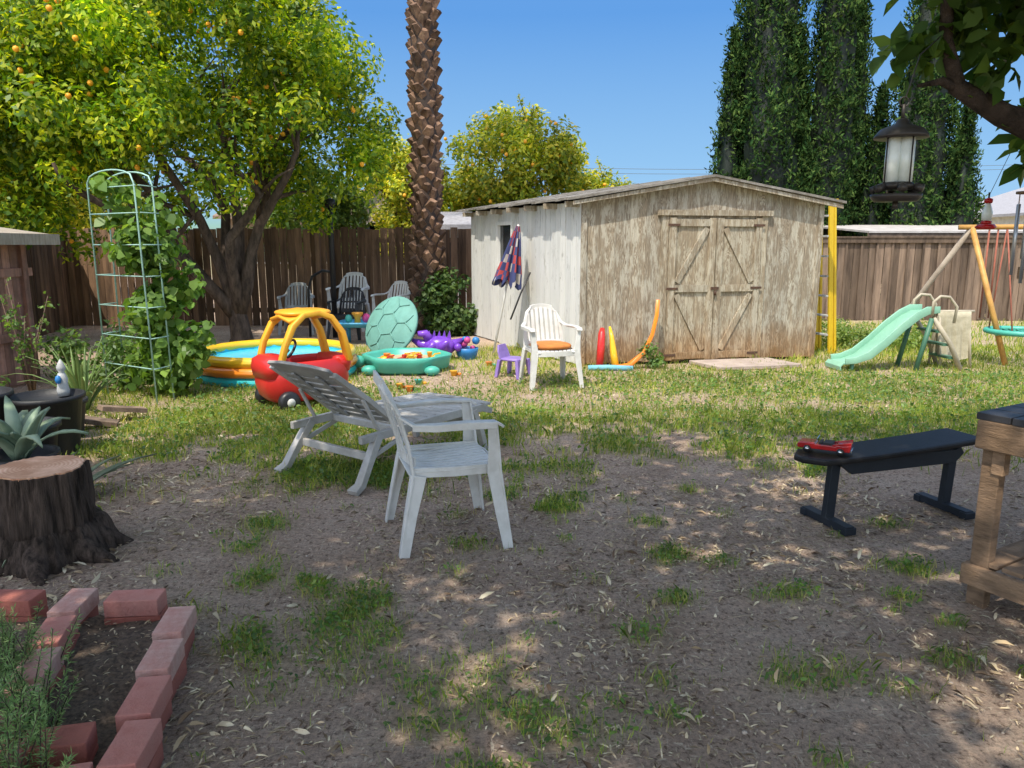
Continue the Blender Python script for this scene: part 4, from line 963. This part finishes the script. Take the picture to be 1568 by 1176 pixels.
for t in np.linspace(-.3,.3,9):
    w_=math.sqrt(.36**2-t*t); mb.tube([sc+Vector((t,-w_,0)),sc+Vector((t,0,-.05)),sc+Vector((t,w_,0))],.010,5); mb.tube([sc+Vector((-w_,t,0)),sc+Vector((0,t,-.05)),sc+Vector((w_,t,0))],.010,5)
mb.obj('saucer_swing',mtg,e)
mb=MB()
for s in(-1,1):
    k=ap.lerp(ap2,.17+.05*s); 
    for a in (.8,2.3,3.9,5.4):
        if (math.cos(a)>0)==(s>0): mb.tube([k,sc+Vector((.36*math.cos(a),.36*math.sin(a),0))],.010,6)
for t in(.06,.09,.5,.62): k=ap.lerp(ap2,t); mb.tube([k,k-Vector((0,0,1.2))],.012,6)
mb.ribbon([ap.lerp(ap2,.5)-Vector((0,0,1.2)),ap.lerp(ap2,.56)-Vector((0,0,1.26)),ap.lerp(ap2,.62)-Vector((0,0,1.2))],(.3,1,0),.15,.015)
mb.obj('ropes',mrope,e)
# ------------------------------------------------------------------ ladder
e=empty('stepladder',(4.50,10.75,0),math.radians(20)); mb=MB(); mly=mat('yellow_fibreglass',(.74,.50,.02),(.65,.42,.02),rough=.45,bump=.03)
for y in (0,.30):
    mb.ribbon([(.12,y,0),(-.04,y*.85+.03,2.15)],(1,0,0),.075,.03)
    mb.ribbon([(.20,y,0),(.03,y*.85+.03,2.1)],(1,0,0),.04,.03)
for k in range(7): z=.27+k*.28; mb.box((.09-.07*z,.15,z),(.08,.30-.03*z,.025),1)
mb.box((-.02,.15,2.16),(.15,.32,.04),0)
mb.obj('frame',[mly,mgrey],e,bevel=.003)
# ------------------------------------------------------------------ bird feeder, hummingbird feeder, chimes
mbz=mat('dark_bronze_metal',(.05,.042,.038),rough=.45,bump=.05,metal=.2); mgl=mat('frosted_feeder_glass',(.78,.82,.80),(.62,.67,.63),10,.2,.03,spec=.6)
e=empty('bird_feeder',(1.49,3.0,1.715)); e.scale=(.9,.9,.9); mb=MB()
mb.lathe([(.0001,.345),(.02,.34),(.03,.32),(.085,.30),(.105,.275),(.108,.262),(.06,.262),(.0001,.265)],n=28); mb.tube([(0,0,.34),(0,0,.40)],.008,6); mb.tube([(.02*math.cos(a),0,.41+.02*math.sin(a)) for a in np.linspace(0,6.28,12)],.003,5)
mb.lathe([(.0001,.0),(.085,.0),(.10,.015),(.103,.03),(.07,.03),(.0001,.035)],n=28); mb.lathe([(.0001,.05),(.06,.05),(.075,.065),(.06,.08),(.0001,.08)],n=24)
mb.tube([(0,0,.0),(0,0,-.03)],.012,8)
for k in range(4):
    a=k*math.pi/2+.3; mb.tube([(.068*math.cos(a),.068*math.sin(a),.07),(.068*math.cos(a),.068*math.sin(a),.265)],.0035,5)
for k in range(6):
    a=k*math.pi/3+.3
    mb.tube([(.07*math.cos(a),.07*math.sin(a),.06),(.105*math.cos(a),.105*math.sin(a),.05)],.018,8)
mb.tube([(0,0,.41),(.1,.1,.62),(.35,.4,.78)],.003,5)
mb.obj('metal_parts',mbz,e)
mb=MB()
for k in range(3):
    a=k*2.094+1.2; mb.lathe([(.030,.075),(.031,.17),(.030,.265)],c=(.030*math.cos(a),.030*math.sin(a),0),n=16)
mb.obj('seed_tubes',mgl,e)
mrg=mat('red_glass',(.45,.01,.01),rough=.1,bump=0)
e=empty('hummingbird_feeder',(2.47,4.0,1.63)); e.scale=(.85,.85,.85); mb=MB()
mb.lathe([(.0001,0),(.05,0),(.06,.012),(.045,.03),(.0001,.035)],n=20); mb.tube([(0,0,.16),(0,0,.22)],.006,6,m=1); mb.lathe([(.03,.03),(.03,.05),(.0001,.05)],n=16)
mb.lathe([(.0001,.05),(.028,.055),(.030,.10),(.018,.14),(.012,.16)],n=18,m=2); mb.lathe([(.02,.155),(.024,.165),(.024,.18),(.0001,.19)],n=16,m=0); mb.tube([(0,0,.2),(-.02,-.2,.45)],.002,4,m=1)
mb.obj('body',[mrg,mbz,mgl],e)
e=empty('wind_chime',(2.58,3.85,1.80)); mb=MB(); mb.lathe([(.0001,0),(.06,0),(.06,.012),(.0001,.015)],n=20); mb.tube([(0,0,.01),(0,-.1,.3)],.002,4)
for k in range(6):
    a=k*math.pi/3; x,y=.048*math.cos(a),.048*math.sin(a); mb.tube([(x,y,-.05),(x,y,-.28-.04*k)],.008,8,m=1); mb.tube([(x,y,0),(x,y,-.06)],.0015,4)
mb.tube([(0,0,0),(0,0,-.36)],.0015,4); mb.ribbon([(0,0,-.36),(0,0,-.42)],(1,0,0),.03,.003)
mb.obj('body',[mwd,mat('aluminium',(.5,.5,.52),rough=.3,bump=0,metal=.6)],e)
# ------------------------------------------------------------------ neighbour buildings
def house(name,x0,x1,y0,y1,H,RH,mw,mrf,ridge='x'):
    e=empty(name); mb=MB(); mb.box(((x0+x1)/2,(y0+y1)/2,H/2),(x1-x0,y1-y0,H))
    xm,ym=(x0+x1)/2,(y0+y1)/2
    if ridge=='x': mb.prism([(y0+.01,H),(y1-.01,H),(ym,H+RH-.05)],x0+.05,x1-.05,0,axis='x')
    else: mb.prism([(x0+.01,H),(x1-.01,H),(xm,H+RH-.05)],y0+.05,y1-.05,0)
    mb.obj('walls',mw,e); mb=MB(); o_=.4; t=.1
    if ridge=='x':
        k=RH/((y1-y0)/2)
        mb.prism([(y0-o_,H-o_*k),(ym,H+RH),(ym,H+RH+t),(y0-o_,H-o_*k+t)],x0-.3,x1+.3,0,axis='x'); mb.prism([(y1+o_,H-o_*k),(ym+.001,H+RH),(ym+.001,H+RH+t),(y1+o_,H-o_*k+t)],x0-.3,x1+.3,0,axis='x')
    else:
        k=RH/((x1-x0)/2)
        mb.prism([(x0-o_,H-o_*k),(xm,H+RH),(xm,H+RH+t),(x0-o_,H-o_*k+t)],y0-.3,y1+.3,0); mb.prism([(x1+o_,H-o_*k),(xm+.001,H+RH),(xm+.001,H+RH+t),(x1+o_,H-o_*k+t)],y0-.3,y1+.3,0)
    mb.obj('roof',mrf,e); mb=MB()
    for f_ in(.25,.7):
        x=x0+(x1-x0)*f_; mb.box((x,y0-.02,H*.62),(1.2,.06,1.0),1); mb.box((x,y0-.03,H*.62),(1.08,.07,.88),0)
    mb.obj('windows',[m_glass,mwhite],e)
mstu=mat('stucco',(.50,.42,.32),rough=.9); mws=mat('white_stucco',(.66,.66,.64),rough=.9); mrb=mat('brown_shingle_roof',(.32,.23,.17),(.22,.155,.12),12,.9,.4); mrg2=mat('grey_shingle_roof',(.36,.35,.36),(.25,.24,.25),12,.9,.4); mbl=mat('blue_siding',(.12,.28,.36),rough=.8)
house('stucco_house',-8.5,-3.6,23,30,2.4,.9,mstu,mrb)
house('tan_house',-4.3,-3.2,22,30,2.7,1.1,mstu,mrb,'y')
house('white_house',18.6,27,26,34,2.7,1.3,mws,mrg2,'y')
house('blue_house',-20,-14,21,27,2.3,.8,mbl,mrg2)
house('grey_outbuilding',-1.6,.8,16.5,19,1.95,.25,mws,mrg2)
e=empty('patio_cover'); mb=MB(); mb.prism([(16.3,1.80),(20,2.02),(20,2.06),(16.3,1.84)],7.6,12.6,0,axis='x'); 
for x in (7.8,10,12.4): mb.box((x,16.5,.89),(.1,.1,1.78),1); mb.box((x,19.8,.98),(.1,.1,1.96),1)
mb.box((10.1,16.35,1.75),(5,.05,.10),1); mb.obj('roof_and_posts',[mat('dusty_white_panel',(.5,.47,.44),(.34,.31,.28),5,.8),mfr],e)
mb=MB()
for z0,z1 in ((5.2,4.7),(4.95,4.5)):
    mb.tube([Vector((-25,34,z0+1)).lerp(Vector((30,40,z1+1)),t)-Vector((0,0,.8*math.sin(math.pi*t))) for t in np.linspace(0,1,20)],.010,5)
mb.obj('power_lines',mat('cable',(.12,.12,.13)))
